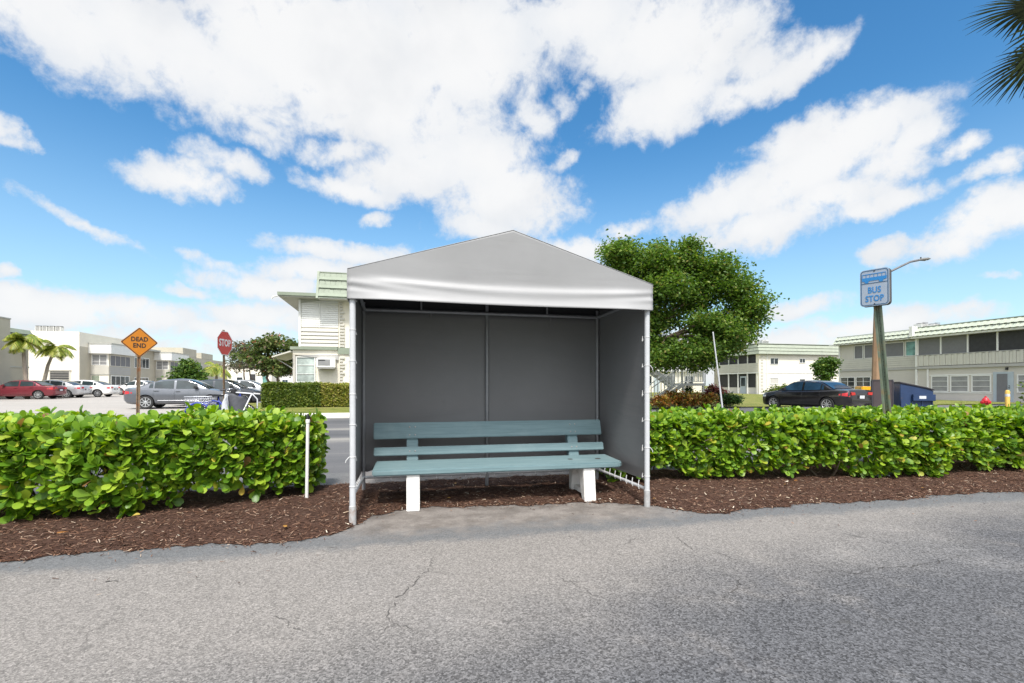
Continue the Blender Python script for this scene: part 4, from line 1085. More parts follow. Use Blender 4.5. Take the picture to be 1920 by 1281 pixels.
# ================================================================== buildings
M['roofshadow']=pm('roof_shadow_gap',(.10,.11,.09),.8,.1,5)  # dark tone painted in for the shade between roof courses
def faceM(origin, s, out):
    s=Vector(s); o=Vector(out); m=Matrix.Identity(4)
    m.col[0]=(*s,0); m.col[1]=(*o,0); m.col[2]=(0,0,1,0); m.col[3]=(*origin,1); return m
def window(root, F, s0,s1,z0,z1, cols=1, rows=1, fmat='trim', gmat='glass', fw=.05, d=.0, name='window'):
    mb=MB(); d0,d1=d-.01,d+.05
    mb.box(s0,s0+fw,d0,d1,z0,z1,0,F); mb.box(s1-fw,s1,d0,d1,z0,z1,0,F)
    mb.box(s0+fw,s1-fw,d0,d1,z0,z0+fw,0,F); mb.box(s0+fw,s1-fw,d0,d1,z1-fw,z1,0,F)
    for i in range(1,cols):
        s=s0+(s1-s0)*i/cols; mb.box(s-fw*.4,s+fw*.4,d0,d1-.008,z0+fw,z1-fw,0,F)
    for j in range(1,rows):
        z=z0+(z1-z0)*j/rows; mb.box(s0+fw,s1-fw,d0,d1-.016,z-fw*.22,z+fw*.22,0,F)
    w=mb.build(name,M[fmat],root)
    g=MB(); g.box(s0+fw*.5,s1-fw*.5,d-.012,d+.012,z0+fw*.5,z1-fw*.5,0,F); g.build('pane',M[gmat],w)
    return w
def part(root,name,mat,F,boxes,bevel=0):
    mb=MB()
    for b in boxes: mb.box(*b,0,F)
    return mb.build(name,M[mat] if isinstance(mat,str) else mat,root,bevel=bevel)
def mansard(root, F, s0,s1, z0,z1, d0, d1, courses, mat, ribs=True, pitch=.40, name='mansard_roof'):
    """sloped tile band: bottom at outward offset d0, top at d1; stepped courses with rolled tiles"""
    mb=MB(); 
    for c in range(courses):
        ta=c/courses; tb=(c+1)/courses
        za=z0+(z1-z0)*ta; zb=z0+(z1-z0)*tb; da=d0+(d1-d0)*ta; db=d0+(d1-d0)*tb
        st=.09
        gp=.055
        mb.prism([(da+st,za+gp),(db+.004,zb-.002),(db-.12,zb-.002),(da-.12,za+gp)],s0,s1,'x',0,F)
        mb.prism([(da-.02,za),(da-.03,za+gp-.002),(da-.12,za+gp-.002),(da-.12,za)],s0,s1,'x',1,F)  # dark strip stands in for shade under the course
        if ribs:
            n=int((s1-s0)/pitch)
            for i in range(n+1):
                s=s0+(s1-s0)*i/n
                mb.prism([(da+st+.09,za+gp-.03),(db+.07,zb-.012),(db,zb-.012),(da+st-.01,za+gp-.03)],max(s0,s-.09),min(s1,s+.09),'x',0,F)
    return mb.build(name,[M[mat],M['roofshadow']],root)
X_=(1,0,0); Y_=(0,1,0)
# ---- grey two-storey building on the far side of the lawn, seen along its balcony front
g0=gz(30); rG=empty('balcony_building', L(41,31,g0), TH, 'grey two storey building with long screened balcony and sage tiled mansard','building')
F=faceM((0,0,0),(0,1,0),(-1,0,0))
part(rG,'wall','greige',F,[(-22,0,-8,0,-.3,2.42)])
part(rG,'rear_wall','greige',F,[(-22,0,-8,-1.5,2.63,4.9)])
part(rG,'balcony_slab','sidinggrey',F,[(-22,.0,-1.5,.14,2.425,2.62)])
mb=MB(); 
for i in range(110):
    s=-22+i*.2; mb.box(s+.01,s+.19,.05,.085+.02*(i%2),2.66,3.46+.03*(i%2),0,F)
mb.box(-22,0,.03,.05,2.66,3.44,0,F); mb.build('balcony_railing',M['siding'],rG)
part(rG,'top_rail','sidinggrey',F,[(-22,0,.0,.12,3.49,3.54)])
posts=[-.12,-1.83,-3.66,-5.49,-7.3,-9.1,-10.9,-12.7,-14.5,-16.3]
for s in posts: part(rG,'balcony_post','trim',F,[(s-.05,s+.05,-.05,.05,3.545,4.86)])
for i,(sa,sb) in enumerate(zip(posts,posts[1:])):
    part(rG,'screen','shade' if i<2 else 'screen',F,[(sb+.055,sa-.055,-.03,-.02,3.55,4.84)])
part(rG,'eave','trim',F,[(-22,.05,-1.5,.55,4.865,5.0)])
mansard(rG,F,-22,.0,5.0,5.72,.56,.05,2,'sagepale')
part(rG,'parapet','trim',F,[(-22,7.4,-7.9,-.2,4.91,5.66)])
part(rG,'roof_cap','sage',F,[(-22,0,-.3,.10,5.725,5.79)])
part(rG,'gutter_divider','trim',F,[(-.15,.1,.1,.66,5.01,5.85)])
part(rG,'downspout','trim',F,[(-.1,.02,.0,.12,0,4.86)])
part(rG,'downspout','trim',F,[(-.95,-.85,.0,.1,0,2.42)])
g=lambda b: b-31
for ba,bb in ((28.64,29.87),(27.27,28.51),(25.88,27.10),(22.9,24.4),(21.3,22.7)):
    window(rG,F,g(ba),g(bb),.62,1.86,1,3,'trim','louvre',.07,.0)
part(rG,'window_band','trim',F,[(g(25.8),g(30.0),.002,.03,.53,.6),(g(25.8),g(30.0),.002,.03,1.88,1.95)])
dr=part(rG,'door_surround','bluegrey',F,[(g(24.59),g(25.75),.002,.05,-.1,2.05)])
d2=MB(); d2.box(g(24.92),g(25.53),.05,.07,-.1,1.92,0,F); dp=d2.build('door',M['shade'],rG)
d3=MB(); d3.box(g(24.78),g(24.84),.05,.11,.92,.98,0,F); d3.box(g(24.78),g(24.84),.05,.10,1.06,1.11,0,F); d3.build('handle',M['black'],dp)
part(rG,'wall_lamp','blackplastic',F,[(g(24.9),g(25.0),.0,.14,2.18,2.36)])
# far wing of the same building, set back a little
F2=faceM((.35,0,0),(0,1,0),(-1,0,0))
part(rG,'wall','greige',F2,[(.02,7.4,-7,0,-.3,2.42)])
part(rG,'wall','greige',F2,[(.02,7.4,-7,-.05,2.62,4.9),(5.9,7.4,-.05,0,3.52,4.9)])
part(rG,'floor_band','sidinggrey',F2,[(.02,7.4,-.5,.06,2.425,2.615)])
for k in range(5): part(rG,'siding_board','siding',F2,[(.05,7.38,.0,.05+.012*(k%2),2.63+k*.18,2.79+k*.18)])
for sa,sb,mm in ((4.95,5.85,'shade'),(1.25,4.85,'shade'),(.1,1.15,'glassteal')):
    window(rG,F2,sa,sb,3.54,4.78,1,1,'trim',mm,.05,-.02)
for sa,sb in ((5.75,7.25),(4.2,5.65),(2.6,4.1)): window(rG,F2,sa,sb,.6,1.9,2,3,'trim','glass',.06,0)
part(rG,'eave','trim',F2,[(-.0,8.1,-1,.5,4.91,4.99)])
mansard(rG,F2,.05,7.6,5.0,5.66,.46,.05,2,'sagepale')
part(rG,'roof_cap','sage',F2,[(.05,7.6,-.3,.09,5.665,5.72)])
part(rG,'corner_post','trim',F2,[(7.3,7.42,0.0,.09,0,4.9)])
def rooftop_ac(pos, n, label, grp, sz=(.8,.8,.75), gap=1.3):
    for i in range(n):
        r=empty('rooftop_air_conditioner', (pos[0]+i*U[0]*gap,pos[1]+i*U[1]*gap,pos[2]), TH, label, 'air conditioner', grp)
        mb=MB(); mb.box(-sz[0]/2,sz[0]/2,-sz[1]/2,sz[1]/2,.06,sz[2]); mb.build('casing',M['acmetal'],r,bevel=.03)
        mb=MB()
        for k in range(6): mb.box(-sz[0]/2+.06,sz[0]/2-.06,-sz[1]/2-.02,-sz[1]/2-.004,.12+k*.1,.16+k*.1)
        mb.build('grille',M['acdark'],r)
        mb=MB(); mb.lathe([(.3,sz[2]+.002),(.3,sz[2]+.05),(.26,sz[2]+.06)],16); mb.build('fan_guard',M['acdark'],r)
        mb=MB()
        for sx in (-1,1): mb.box(sx*sz[0]*.35-.04,sx*sz[0]*.35+.04,-sz[1]/2,sz[1]/2,0,.058)
        mb.build('foot',M['steel'],r)
rooftop_ac(L(42.5,31.8,g0+5.66),2,'grey rooftop air conditioner above the sage mansard of the balcony building','air conditioners on the balcony building',(.7,.7,.55))

# ---- cream two-storey building in the middle distance
f0=gz(50); rF=empty('cream_building', L(39.7,47.1,f0), TH, 'cream two storey building with banded pale roof and screened corner porch','building')
FA=faceM((0,0,0),(1,0,0),(0,-1,0)); FB=faceM((0,0,0),(0,1,0),(-1,0,0))
part(rF,'wall','cream',FA,[(.75,13,-9,0,-.3,4.5)])
part(rF,'wall','cream',FB,[(2.2,9,-1.2,-.75,-.3,4.5)])
part(rF,'corner_pier','cream',FA,[(0,.74,-.5,.02,-.3,4.5)])
part(rF,'floor_band','trim',FA,[(.75,13,0.001,.03,2.36,2.46)])
for (sa,sb,za,zb,c,gm) in ((1.43,2.54,3.35,4.1,2,'glass'),(5.37,6.19,3.55,4.08,2,'glass'),(1.4,2.55,1.1,1.85,1,'siding'),(5.37,6.19,1.1,1.75,1,'glass'),(8.3,9.4,1.2,1.8,1,'siding')):
    window(rF,FA,sa,sb,za,zb,c,2 if gm=='glass' and za<2 else 1,'trim',gm,.06,0)
part(rF,'downspout','trim',FA,[(.95,1.03,.0,.08,0,4.5)])
mb=MB()
for k in range(12): mb.box(.2,.5,.02,.06,.2+k*.36,.4+k*.36,0,FA)
mb.build('quoin',M['siding'],rF)
for k in range(3):
    part(rF,'roof_band','sagepale',FA,[(-.35,13,-.4,.42-k*.11,4.52+k*.37,4.52+k*.37+.30)])
    part(rF,'roof_band','sagepale',FB,[(.41,7.3,-.3,.36-k*.09,4.52+k*.37,4.52+k*.37+.30)])
part(rF,'roof_backing','roofshadow',FA,[(-.1,13,-8.9,.08,4.51,5.62)])  # dark backing colours in the shade between the bands
part(rF,'roof_cap','sage',FA,[(-.3,13,-9,.2,5.64,5.70)])
part(rF,'porch_floor','trim',FB,[(.0,7.3,-1.2,.04,2.36,2.5)])
for k in range(5): part(rF,'railing_slat','siding',FB,[(.1,7.2,.0,.04,2.56+k*.2,2.72+k*.2)])
part(rF,'porch_screen','screen',FB,[(.55,7.2,-.3,-.28,3.56,4.5)])
part(rF,'porch_screen','screen',FB,[(.55,7.2,-.3,-.28,.75,2.34)])
part(rF,'porch_base','siding',FB,[(.55,7.2,-.27,-.1,-.3,.74)])
for s in (.3,1.9,3.5,5.2,7.0): part(rF,'porch_post','trim',FB,[(s-.05,s+.05,-.09,.03,0,2.35),(s-.05,s+.05,-.09,-.005,2.51,4.5)])
dd=part(rF,'door','bluegrey',FB,[(2.2,3.2,-.27,-.08,.0,2.05)]); 
mb=MB(); mb.box(2.35,3.05,-.079,-.06,.9,1.9,0,FB); mb.build('pane',M['glass'],dd)
rooftop_ac(L(42.3,51,f0+5.7),2,'rooftop air conditioner above the banded roof of the cream building','air conditioners on the cream building',(.9,.8,.75))
# low cream wing behind the stairs
h0=gz(56); rH=empty('low_cream_building', L(27,57,h0), TH, 'low cream building with flat white fascia behind the outdoor stairs','building')
FH=faceM((0,0,0),(1,0,0),(0,-1,0))
part(rH,'wall','cream',FH,[(-22,12.4,-6,0,-.3,2.75)])
part(rH,'fascia','trim',FH,[(-22.3,12.4,-6.2,.45,2.755,3.25)])
for sa in (-19,-15.5,-12,-8.5,-5,-2,1.2,3.6,6.6,9.6): window(rH,FH,sa,sa+1.4,.9,2.2,2,1,'trim','glass',.06,0)
part(rH,'door','bluegrey',FH,[(5.2,6.1,0.002,.05,0,2.1)])

# ---- outdoor stairs
s0=gz(27)
A_=W(1277,723,27.0); rS=empty('outdoor_staircase',(A_.x,A_.y,s0),R(4),'white metal outdoor staircase with railings turning at a landing','staircase')
LZ=1.25
part(rS,'landing','acmetal',Matrix.Identity(4),[(0,1.3,-.2,2.1,LZ-.14,LZ)])
for x,y in ((.08,-.1),(1.2,-.1),(1.2,2.0),(.08,2.0)): 
    mb=MB(); mb.box(x-.05,x+.05,y-.05,y+.05,-.1,LZ-.142); mb.build('landing_leg',M['acmetal'],rS)
n=7
for i in range(n):
    x=-.25*(i+1); z=LZ-.172*(i+1); part(rS,'step','acmetal',Matrix.Identity(4),[(x,x+.27,-.15,.85,z-.05,z)])
    x2=-.25*(i+1); z2=LZ+.172*(i+1); part(rS,'step','acmetal',Matrix.Identity(4),[(x2,x2+.27,1.1,2.05,z2-.05,z2)])
mb=MB()
for y in (-.17,.87): mb.bar((0,y,LZ-.1),(-.25*n-.05,y,LZ-.172*n-.1),.04,.2)
for y in (1.08,2.07): mb.bar((0,y,LZ-.02),(-.25*n-.05,y,LZ+.172*n-.02),.04,.2)
mb.build('stringer',M['acmetal'],rS)
def rails_(pa,pb,h=.92,nb=9,name='railing'):
    pa=Vector(pa);pb=Vector(pb); mb=MB()
    mb.tube([pa+Vector((0,0,h)),pb+Vector((0,0,h))],.03,6); mb.tube([pa+Vector((0,0,.1)),pb+Vector((0,0,.1))],.016,6)
    for i in range(nb+1):
        p=pa.lerp(pb,i/nb); mb.tube([p+Vector((0,0,.0 if i in (0,nb) else .1)),p+Vector((0,0,h))],.03 if i in (0,nb) else .018,6)
    mb.build(name,M['trim'],rS)
for y in (-.17,.87): rails_((-.05,y,LZ),(-.25*n,y,LZ-.172*n))
for y in (1.08,2.07): rails_((-.05,y,LZ),(-.25*n,y,LZ+.172*n))
rails_((.02,-.17,LZ),(1.28,-.17,LZ),.92,10); rails_((1.28,-.17,LZ),(1.28,2.08,LZ),.92,12); rails_((1.26,2.08,LZ),(.02,2.08,LZ),.92,10)

# ---- building with the green mansard behind the shelter
e0=.25; rE=empty('mansard_building', L(-4.11,23.08,e0), TH, 'beige two storey building end with sage tiled mansard and window air conditioner','building')
FE=faceM((0,0,0),(1,0,0),(0,-1,0))
part(rE,'wall','cream',FE,[(0,9,-9,-.06,2.62,4.78)])
part(rE,'wall','cream',FE,[(-.24,9,-9,-.05,-.4,2.35)])
part(rE,'wall','cream',FE,[(1.66,9,-.055,0,2.62,4.78),(1.66,9,-.045,0,-.4,2.35)])
part(rE,'floor_band','cream',FE,[(-.24,9,-.5,.03,2.355,2.57)])
part(rE,'floor_trim','sage',FE,[(-.33,1.62,-.4,.14,2.575,2.70),(1.63,2.25,-.4,.07,2.40,2.68)])
part(rE,'corner_post','trim',FE,[(0.0,.09,-.055,.03,2.71,4.78)]); part(rE,'corner_post','greige',FE,[(-.24,-.14,-.045,.02,-.3,2.35)])
mb=MB()
for sa,sb in ((.10,.83),(.88,1.64)):
    for k in range(13): mb.prism([(-.05,3.58+k*.09),(-.012,3.58+k*.09),(-.03,3.665+k*.09),(-.05,3.665+k*.09)],sa,sb,'x',0,FE)
mb.build('louvre_panel',M['trim'],rE)
part(rE,'panel_mullion','trim',FE,[(.835,.875,-.055,.0,3.56,4.78)])
mb=MB()
for k in range(5): mb.prism([(-.05,2.72+k*.165),(.035,2.72+k*.165),(.0,2.87+k*.165),(-.05,2.87+k*.165)],.10,1.65,'x',0,FE)
mb.build('siding',M['siding'],rE)
rr_=random.Random(5)
for (za,zb) in ((2.72,4.72),(.3,2.2)):
    z=za; mb=MB(); mb.box(1.70,1.73,-.002,.02,za,zb,0,FE)
    while z<zb: mb.box(1.72,1.72+rr_.choice((.12,.2,.2)),.0,.07,z,z+.075,0,FE); z+=.135
    mb.build('quoin',M['siding'],rE)
window(rE,FE,-.12,.69,1.12,2.28,1,3,'trim','glassgreen',.05,-.04)
window(rE,FE,-.10,.67,.45,1.14,2,1,'trim','glass',.05,-.03)
mb=MB(); mb.prism([(-.14,2.345),(1.66,2.12),(1.66,2.345)],-.04,-.005,'y',0,Matrix.Identity(4)); mb.build('soffit_shade_board',M['sidinggrey'],rE)  # grey wedge paints the diagonal shadow across the lower wall
part(rE,'eave_slab','sage',FE,[(-.75,.86,-8,.55,4.85,4.985)])
part(rE,'soffit','soffit',FE,[(-.72,.86,-7.9,.5,4.80,4.845)])
mb=MB(); mb.prism([(.0,4.60),(.9,4.75),(.9,4.795),(0,4.795)],.0,.02,'y'); mb.build('gable_board',M['soffit'],rE)
mansard(rE,FE,.90,9,4.79,5.95,.62,.16,3,'sage',False)
mb=MB(); rr_=random.Random(8)
for c in range(3):
    z=4.79+c*.387; d=.62-.153*c+.05
    s=.92
    while s<8.9:
        w=.18+rr_.random()*.08; mb.prism([(d+.012,z-.025*rr_.random()),(d-.115,z+.36),(d-.13,z+.36),(d-.01,z)],s,min(8.98,s+w),'x',0,FE); s+=w+.01
mb.build('roof_tile',M['sage'],rE)
mb=MB(); mb.prism([(.70,4.75),(.19,6.02),(.10,6.02),(.10,4.75)],.80,.895,'x',0,FE); mb.build('mansard_end_trim',M['sage'],rE)
part(rE,'mansard_soffit','soffit',FE,[(.90,9,.02,.66,4.74,4.786)])
part(rE,'roof_cap','sage',FE,[(.90,9,-.1,.2,5.955,6.0)])
mb=MB(); mb.prism([(-1.0,2.25),(-.26,2.50),(-.26,2.44),(-1.0,2.19)],-.4,2.5,'y'); mb.build('awning',M['siding'],rE)
mb=MB(); mb.tube([(-.95,.0,2.2),(-.26,.0,1.75)],.02,6); mb.build('awning_brace',M['sidinggrey'],rE)
mb=MB(); mb.tube([(-.76,-.4,4.83),(-.95,-.4,4.78),(-1.0,-.4,4.7)],.03,6); mb.build('rain_spout',M['trim'],rE)
# window air conditioner
ac=empty('window_air_conditioner', L(-4.11+1.17,23.08-.0,e0+2.0), TH, 'white window air conditioner sticking out of the beige mansard building','air conditioner')
mb=MB(); mb.box(-.39,.39,-.42,.02,-.22,.20); mb.build('casing',M['whiteplastic'],ac,bevel=.02)
mb=MB(); mb.box(-.32,.18,-.432,-.4205,-.12,.14); gr=mb.build('grille',M['louvre'],ac)
mb=MB(); mb.box(-.30,-.02,-.438,-.433,.08,.12); mb.build('badge_strip',M['black'],gr)
mb=MB(); mb.box(-.34,.36,-.40,-.02,-.26,-.222); mb.build('sill_bracket',M['sidinggrey'],ac)

# ---- long building on the far left, end wall in the sun
b0=gz(60); rB=empty('stepped_building', L(-30,56.4,b0), TH, 'long cream building with blank sunlit end wall and stepped porches behind the parked sedans','building')
FV=faceM((0,0,0),(1,0,0),(0,-1,0)); FU=faceM((0,0,0),(0,1,0),(1,0,0))
part(rB,'wall','cream',FV,[(-5.5,0,-14.0,0,-.4,6.15)])
part(rB,'wall','tan',FU,[(.06,15.5,-5,.015,-.4,4.75),(2.0,15.5,-5,.0,4.751,5.2)])  # tan puts this side's shade into the cream building's colour
window(rB,FV,-2.45,-.75,1.3,2.35,1,5,'siding','screen',.08,0)
part(rB,'window_hood','siding',FV,[(-2.55,-.65,.001,.12,1.16,1.24),(-2.55,-.65,.001,.1,2.36,2.43)])
def porch(s0,s1,lab):
    P0=faceM((0,s0,0),(1,0,0),(0,-1,0)); P1=faceM((1.6,s0,0),(0,1,0),(1,0,0)); l=s1-s0
    part(rB,'porch_wall','cream',P0,[(.02,1.6,-l,0,-.4,4.15)])
    part(rB,'porch_roof','trim',P0,[(.02,2.0,-l-.2,.4,4.155,5.1)])
    part(rB,'roof_line','soffit',P0,[(.02,2.05,-l-.2,.45,5.105,5.22)])
    window(rB,P0,.12,1.5,2.95,4.08,2,3,'trim','louvre',.07,0)
    for k in range(4): part(rB,'siding_board','siding',P0,[(.08,1.58,.0,.04,2.1+k*.2,2.27+k*.2)])
    part(rB,'side_wall','tan',P1,[(.0,l,.001,.012,-.4,4.15)])  # darker sheet over the cream porch colours in its shaded side
    window(rB,P1,.15,l-.1,2.9,4.05,4,1,'siding','shade',.06,.01)
    window(rB,P1,.3,l-.3,.9,1.95,4,1,'trim','glass',.08,.01)
    for k in range(4): part(rB,'siding_board','sidinggrey',P1,[(.1,l-.05,.013,.045,2.05+k*.2,2.22+k*.2)])  # greyer boards than the front carry this side's shade
    d=part(rB,'door','sage',P0,[(.15,.75,0.002,.05,-.2,1.9)])
    part(rB,'floor_line','soffit',P0,[(.02,1.6,.001,.05,1.98,2.05)])
porch(1.8,6.0,''); porch(15.6,20.5,''); 
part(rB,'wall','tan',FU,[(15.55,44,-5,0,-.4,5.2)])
for s in (10.3,): window(rB,FU,s,s+3.6,3.0,4.3,4,1,'trim','glass',.08,.016); window(rB,FU,s,s+3.4,.8,1.9,4,1,'trim','glass',.08,.016)
part(rB,'roof_cap','soffit',FU,[(6.1,15.4,-4.9,.7,5.21,5.4)])
part(rB,'downspout','trim',FU,[(7.6,7.72,.016,.1,0,5.2)]); part(rB,'downspout','trim',FU,[(8.7,8.82,.016,.1,0,5.2)])
mb=MB(); mb.box(24,29,-4,.02,5.21,6.4,0,FU); mb.box(31,36,-4,.02,5.21,6.1,0,FU); mb.build('parapet',M['tan'],rB)
for s in (24,29,34): window(rB,FU,s,s+2.5,3.0,4.2,3,1,'trim','glass',.08,.0)
rooftop_ac(L(-34.3,58.2,b0+6.15),4,'rooftop air conditioner above the blank sunlit end wall','air conditioners on the stepped building',(.45,.6,.62),.56)
# ---- tan building at the far left edge
t0=gz(46); rA=empty('tan_building', L(-29.2,46.3,t0), TH, 'tan two storey building with plain side wall at the edge of the lot','building')
FT=faceM((0,0,0),(0,-1,0),(1,0,0))
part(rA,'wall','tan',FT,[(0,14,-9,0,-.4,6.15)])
part(rA,'roof_cap','soffit',FT,[(-.02,14,-9,.05,6.155,6.25)])
window(rA,FT,1.9,3.3,.6,2.3,1,2,'trim','glass',.1,0)
F5=faceM((-1.6,0,0),(0,1,0),(1,0,0))
part(rA,'rear_wing','tan',F5,[(0.0,4.6,-6,0,-.4,4.85)])
mansard(rA,F5,.02,4.7,4.86,5.75,.35,.05,2,'sage',False)
window(rA,F5,.4,2.1,3.2,4.3,2,1,'siding','carglassblue',.08,0)
dA=part(rA,'door','trim',F5,[(.5,2.4,.002,.05,0,2.3)])
mb=MB(); mb.box(.75,1.6,.051,.07,.15,2.1,0,F5); mb.build('pane',M['louvre'],dA)
part(rA,'floor_line','soffit',F5,[(.0,4.6,.001,.06,2.5,2.62)])
# ---- far buildings seen between the trees
c0=gz(64); p=W(425,723,62); rC=empty('porch_building',(p.x,p.y,c0),TH,'low beige building with dark porch openings beyond the parked cars','building')
FC=faceM((0,0,0),(1,0,0),(0,-1,0))
part(rC,'wall','cream',FC,[(0,5.2,-5,0,-.3,3.4)]); part(rC,'roof_cap','trim',FC,[(-.3,5.4,-5.2,.3,3.405,3.65)])
window(rC,FC,1.1,1.9,.9,2.0,1,1,'trim','glass',.08,0); window(rC,FC,2.6,3.4,.6,2.4,1,1,'trim','screen',.06,0); window(rC,FC,4.1,4.8,.6,2.4,1,1,'trim','glassteal',.06,0)
p=W(492,723,70); rD=empty('white_building',(p.x,p.y,c0),TH,'long low white building with small blue windows far behind the flowering tree','building')
part(rD,'wall','trim',FC,[(0,9,-6,0,-.3,2.5)]); part(rD,'roof_cap','trim',FC,[(-.2,9.2,-6,.2,2.505,2.7)])
for sa in (2.6,4.1,6.2): window(rD,FC,sa,sa+.8,1.0,1.75,2,1,'trim','carglassblue',.05,0)

# ================================================================== plants
def simple_leaf():
    v=np.array([(0,0,0),(.30,.45,.06),(0,1,-.05),(-.30,.45,.06)]); return v,np.array([(0,1,2,3)])
def cloud_leaves(blobs, n, cl, sig, size, seed, flat=.7, gaps=.0, shellb=.5):
    r=np.random.default_rng(seed); P=[];
    vol=np.array([b[3]*b[4]*b[5] for b in blobs])**.67; vol/=vol.sum()
    ncl=max(1,n//cl); cent=[]
    while len(cent)<ncl:
        b=blobs[r.choice(len(blobs),p=vol)]
        d=r.normal(size=3); d/=np.linalg.norm(d); rad=r.random()**shellb
        p=np.array(b[:3])+d*rad*np.array(b[3:6])
        if gaps and math.sin(p[0]*1.9+1)*math.sin(p[1]*2.1)*math.sin(p[2]*2.3+.5)>1-gaps: continue
        cent.append(p)
    cent=np.array(cent); k=r.integers(0,ncl,n)
    pos=cent[k]+r.normal(size=(n,3))*np.array([sig,sig,sig*flat])
    yd=r.normal(size=(n,3)); yd[:,2]=yd[:,2]*.6-.15
    nm=r.normal(size=(n,3))*.7+np.array([0,0,1.0])
    S=r.uniform(size*.7,size*1.3,n)
    return pos,yd,nm,S,cent
def limb(mb,p,q,r0,r1,rnd,n=5,sag=.12):
    p=Vector(p);q=Vector(q);d=(q-p).length; pts=[]
    for i in range(n+1):
        t=i/n; o=Vector((rnd.uniform(-1,1),rnd.uniform(-1,1),rnd.uniform(-.5,1)))*d*sag*math.sin(math.pi*t)*.6
        pts.append(p.lerp(q,t)+o)
    mb.tube(pts,[r0+(r1-r0)*i/n for i in range(n+1)],7); return pts
def tree(name,label,cat,base,forks,blobs,n,size,mat,bark,r0,seed,cl=22,sig=.22,nsub=60,group=None,gaps=.0,shellb=.5,kids=True):
    """base: world point; forks/blobs relative to it"""
    rnd=random.Random(seed); root=empty(name,base,0,label,cat,group)
    pos,yd,nm,S,cent=cloud_leaves(blobs,n,cl,sig,size,seed,.6,gaps,shellb)
    v,q=place_leaves(pos,yd,nm,S,simple_leaf()); npmesh('crown',v,q,mat,root,False)
    mb=MB(); ends=[]
    for (tx,ty,tz) in forks:
        pts=limb(mb,(rnd.uniform(-.3,.3)*r0,rnd.uniform(-.3,.3)*r0,-.1),(tx,ty,tz),r0,r0*.5,rnd,6,.1); ends.append(pts[-1]); ends.append(pts[-2])
    for b in blobs:
        e=min(ends[:len(forks)*2],key=lambda x:(x-Vector(b[:3])).length)
        pts=limb(mb,e,Vector(b[:3]),r0*.5,r0*.16,rnd,5,.15); ends+=pts[2:]
    for c in cent[::max(1,len(cent)//nsub)]:
        c=Vector(c); e=min(ends,key=lambda x:(x-c).length); limb(mb,e,c,r0*.11,r0*.03,rnd,3,.12)
    mb.build('trunk',bark,root,smooth=True,fix=False); return root
M['ficusleaf']=leafmat('ficus_leaf',[(0,(.05,.108,.018)),(.4,(.10,.19,.026)),(.75,(.155,.255,.038)),(.93,(.23,.305,.055)),(1,(.28,.24,.07))],.45,.42,.35)
M['darkleaf']=leafmat('dark_leaf',[(0,(.015,.045,.012)),(.5,(.035,.09,.018)),(.85,(.07,.14,.025)),(1,(.13,.20,.04))],.4,.25,.4)
M['boxleaf']=leafmat('box_leaf',[(0,(.05,.09,.012)),(.5,(.10,.155,.02)),(.85,(.17,.225,.03)),(1,(.27,.28,.05))],.45,.25,.35)
M['goldleaf']=leafmat('variegated_leaf',[(0,(.09,.13,.02)),(.4,(.21,.24,.03)),(.8,(.40,.38,.07)),(1,(.48,.38,.16))],.45,.3,.35)
M['crotonleaf']=leafmat('croton_leaf',[(0,(.07,.10,.02)),(.28,(.22,.08,.025)),(.5,(.38,.15,.03)),(.72,(.42,.30,.06)),(1,(.13,.19,.03))],.4,.3,.4)
M['redleaf']=leafmat('red_leaf',[(0,(.06,.012,.016)),(.6,(.16,.03,.03)),(.9,(.08,.07,.03)),(1,(.25,.07,.05))],.45,.25,.35)
M['sparseleaf']=leafmat('flowering_leaf',[(0,(.05,.085,.02)),(.5,(.10,.15,.035)),(.88,(.18,.21,.06)),(.95,(.22,.17,.12)),(.98,(.45,.12,.06)),(1,(.34,.27,.28))],.5,.3,.3)
M['mauveleaf']=leafmat('mauve_leaf',[(0,(.08,.10,.05)),(.45,(.13,.14,.07)),(.75,(.17,.13,.11)),(.92,(.12,.15,.05)),(1,(.36,.16,.10))],.5,.3,.3)
M['bushleaf']=leafmat('bush_leaf',[(0,(.035,.085,.015)),(.5,(.075,.15,.025)),(.85,(.13,.22,.035)),(1,(.24,.30,.06))],.4,.3,.4)
M['palmleaf']=leafmat('palm_leaflet',[(0,(.09,.15,.02)),(.5,(.22,.28,.035)),(.85,(.38,.39,.07)),(1,(.48,.40,.12))],.4,.3,.4)
M['fanleaf']=leafmat('fan_leaflet',[(0,(.018,.035,.010)),(.6,(.035,.058,.014)),(1,(.06,.08,.022))],.45,.15,.35)
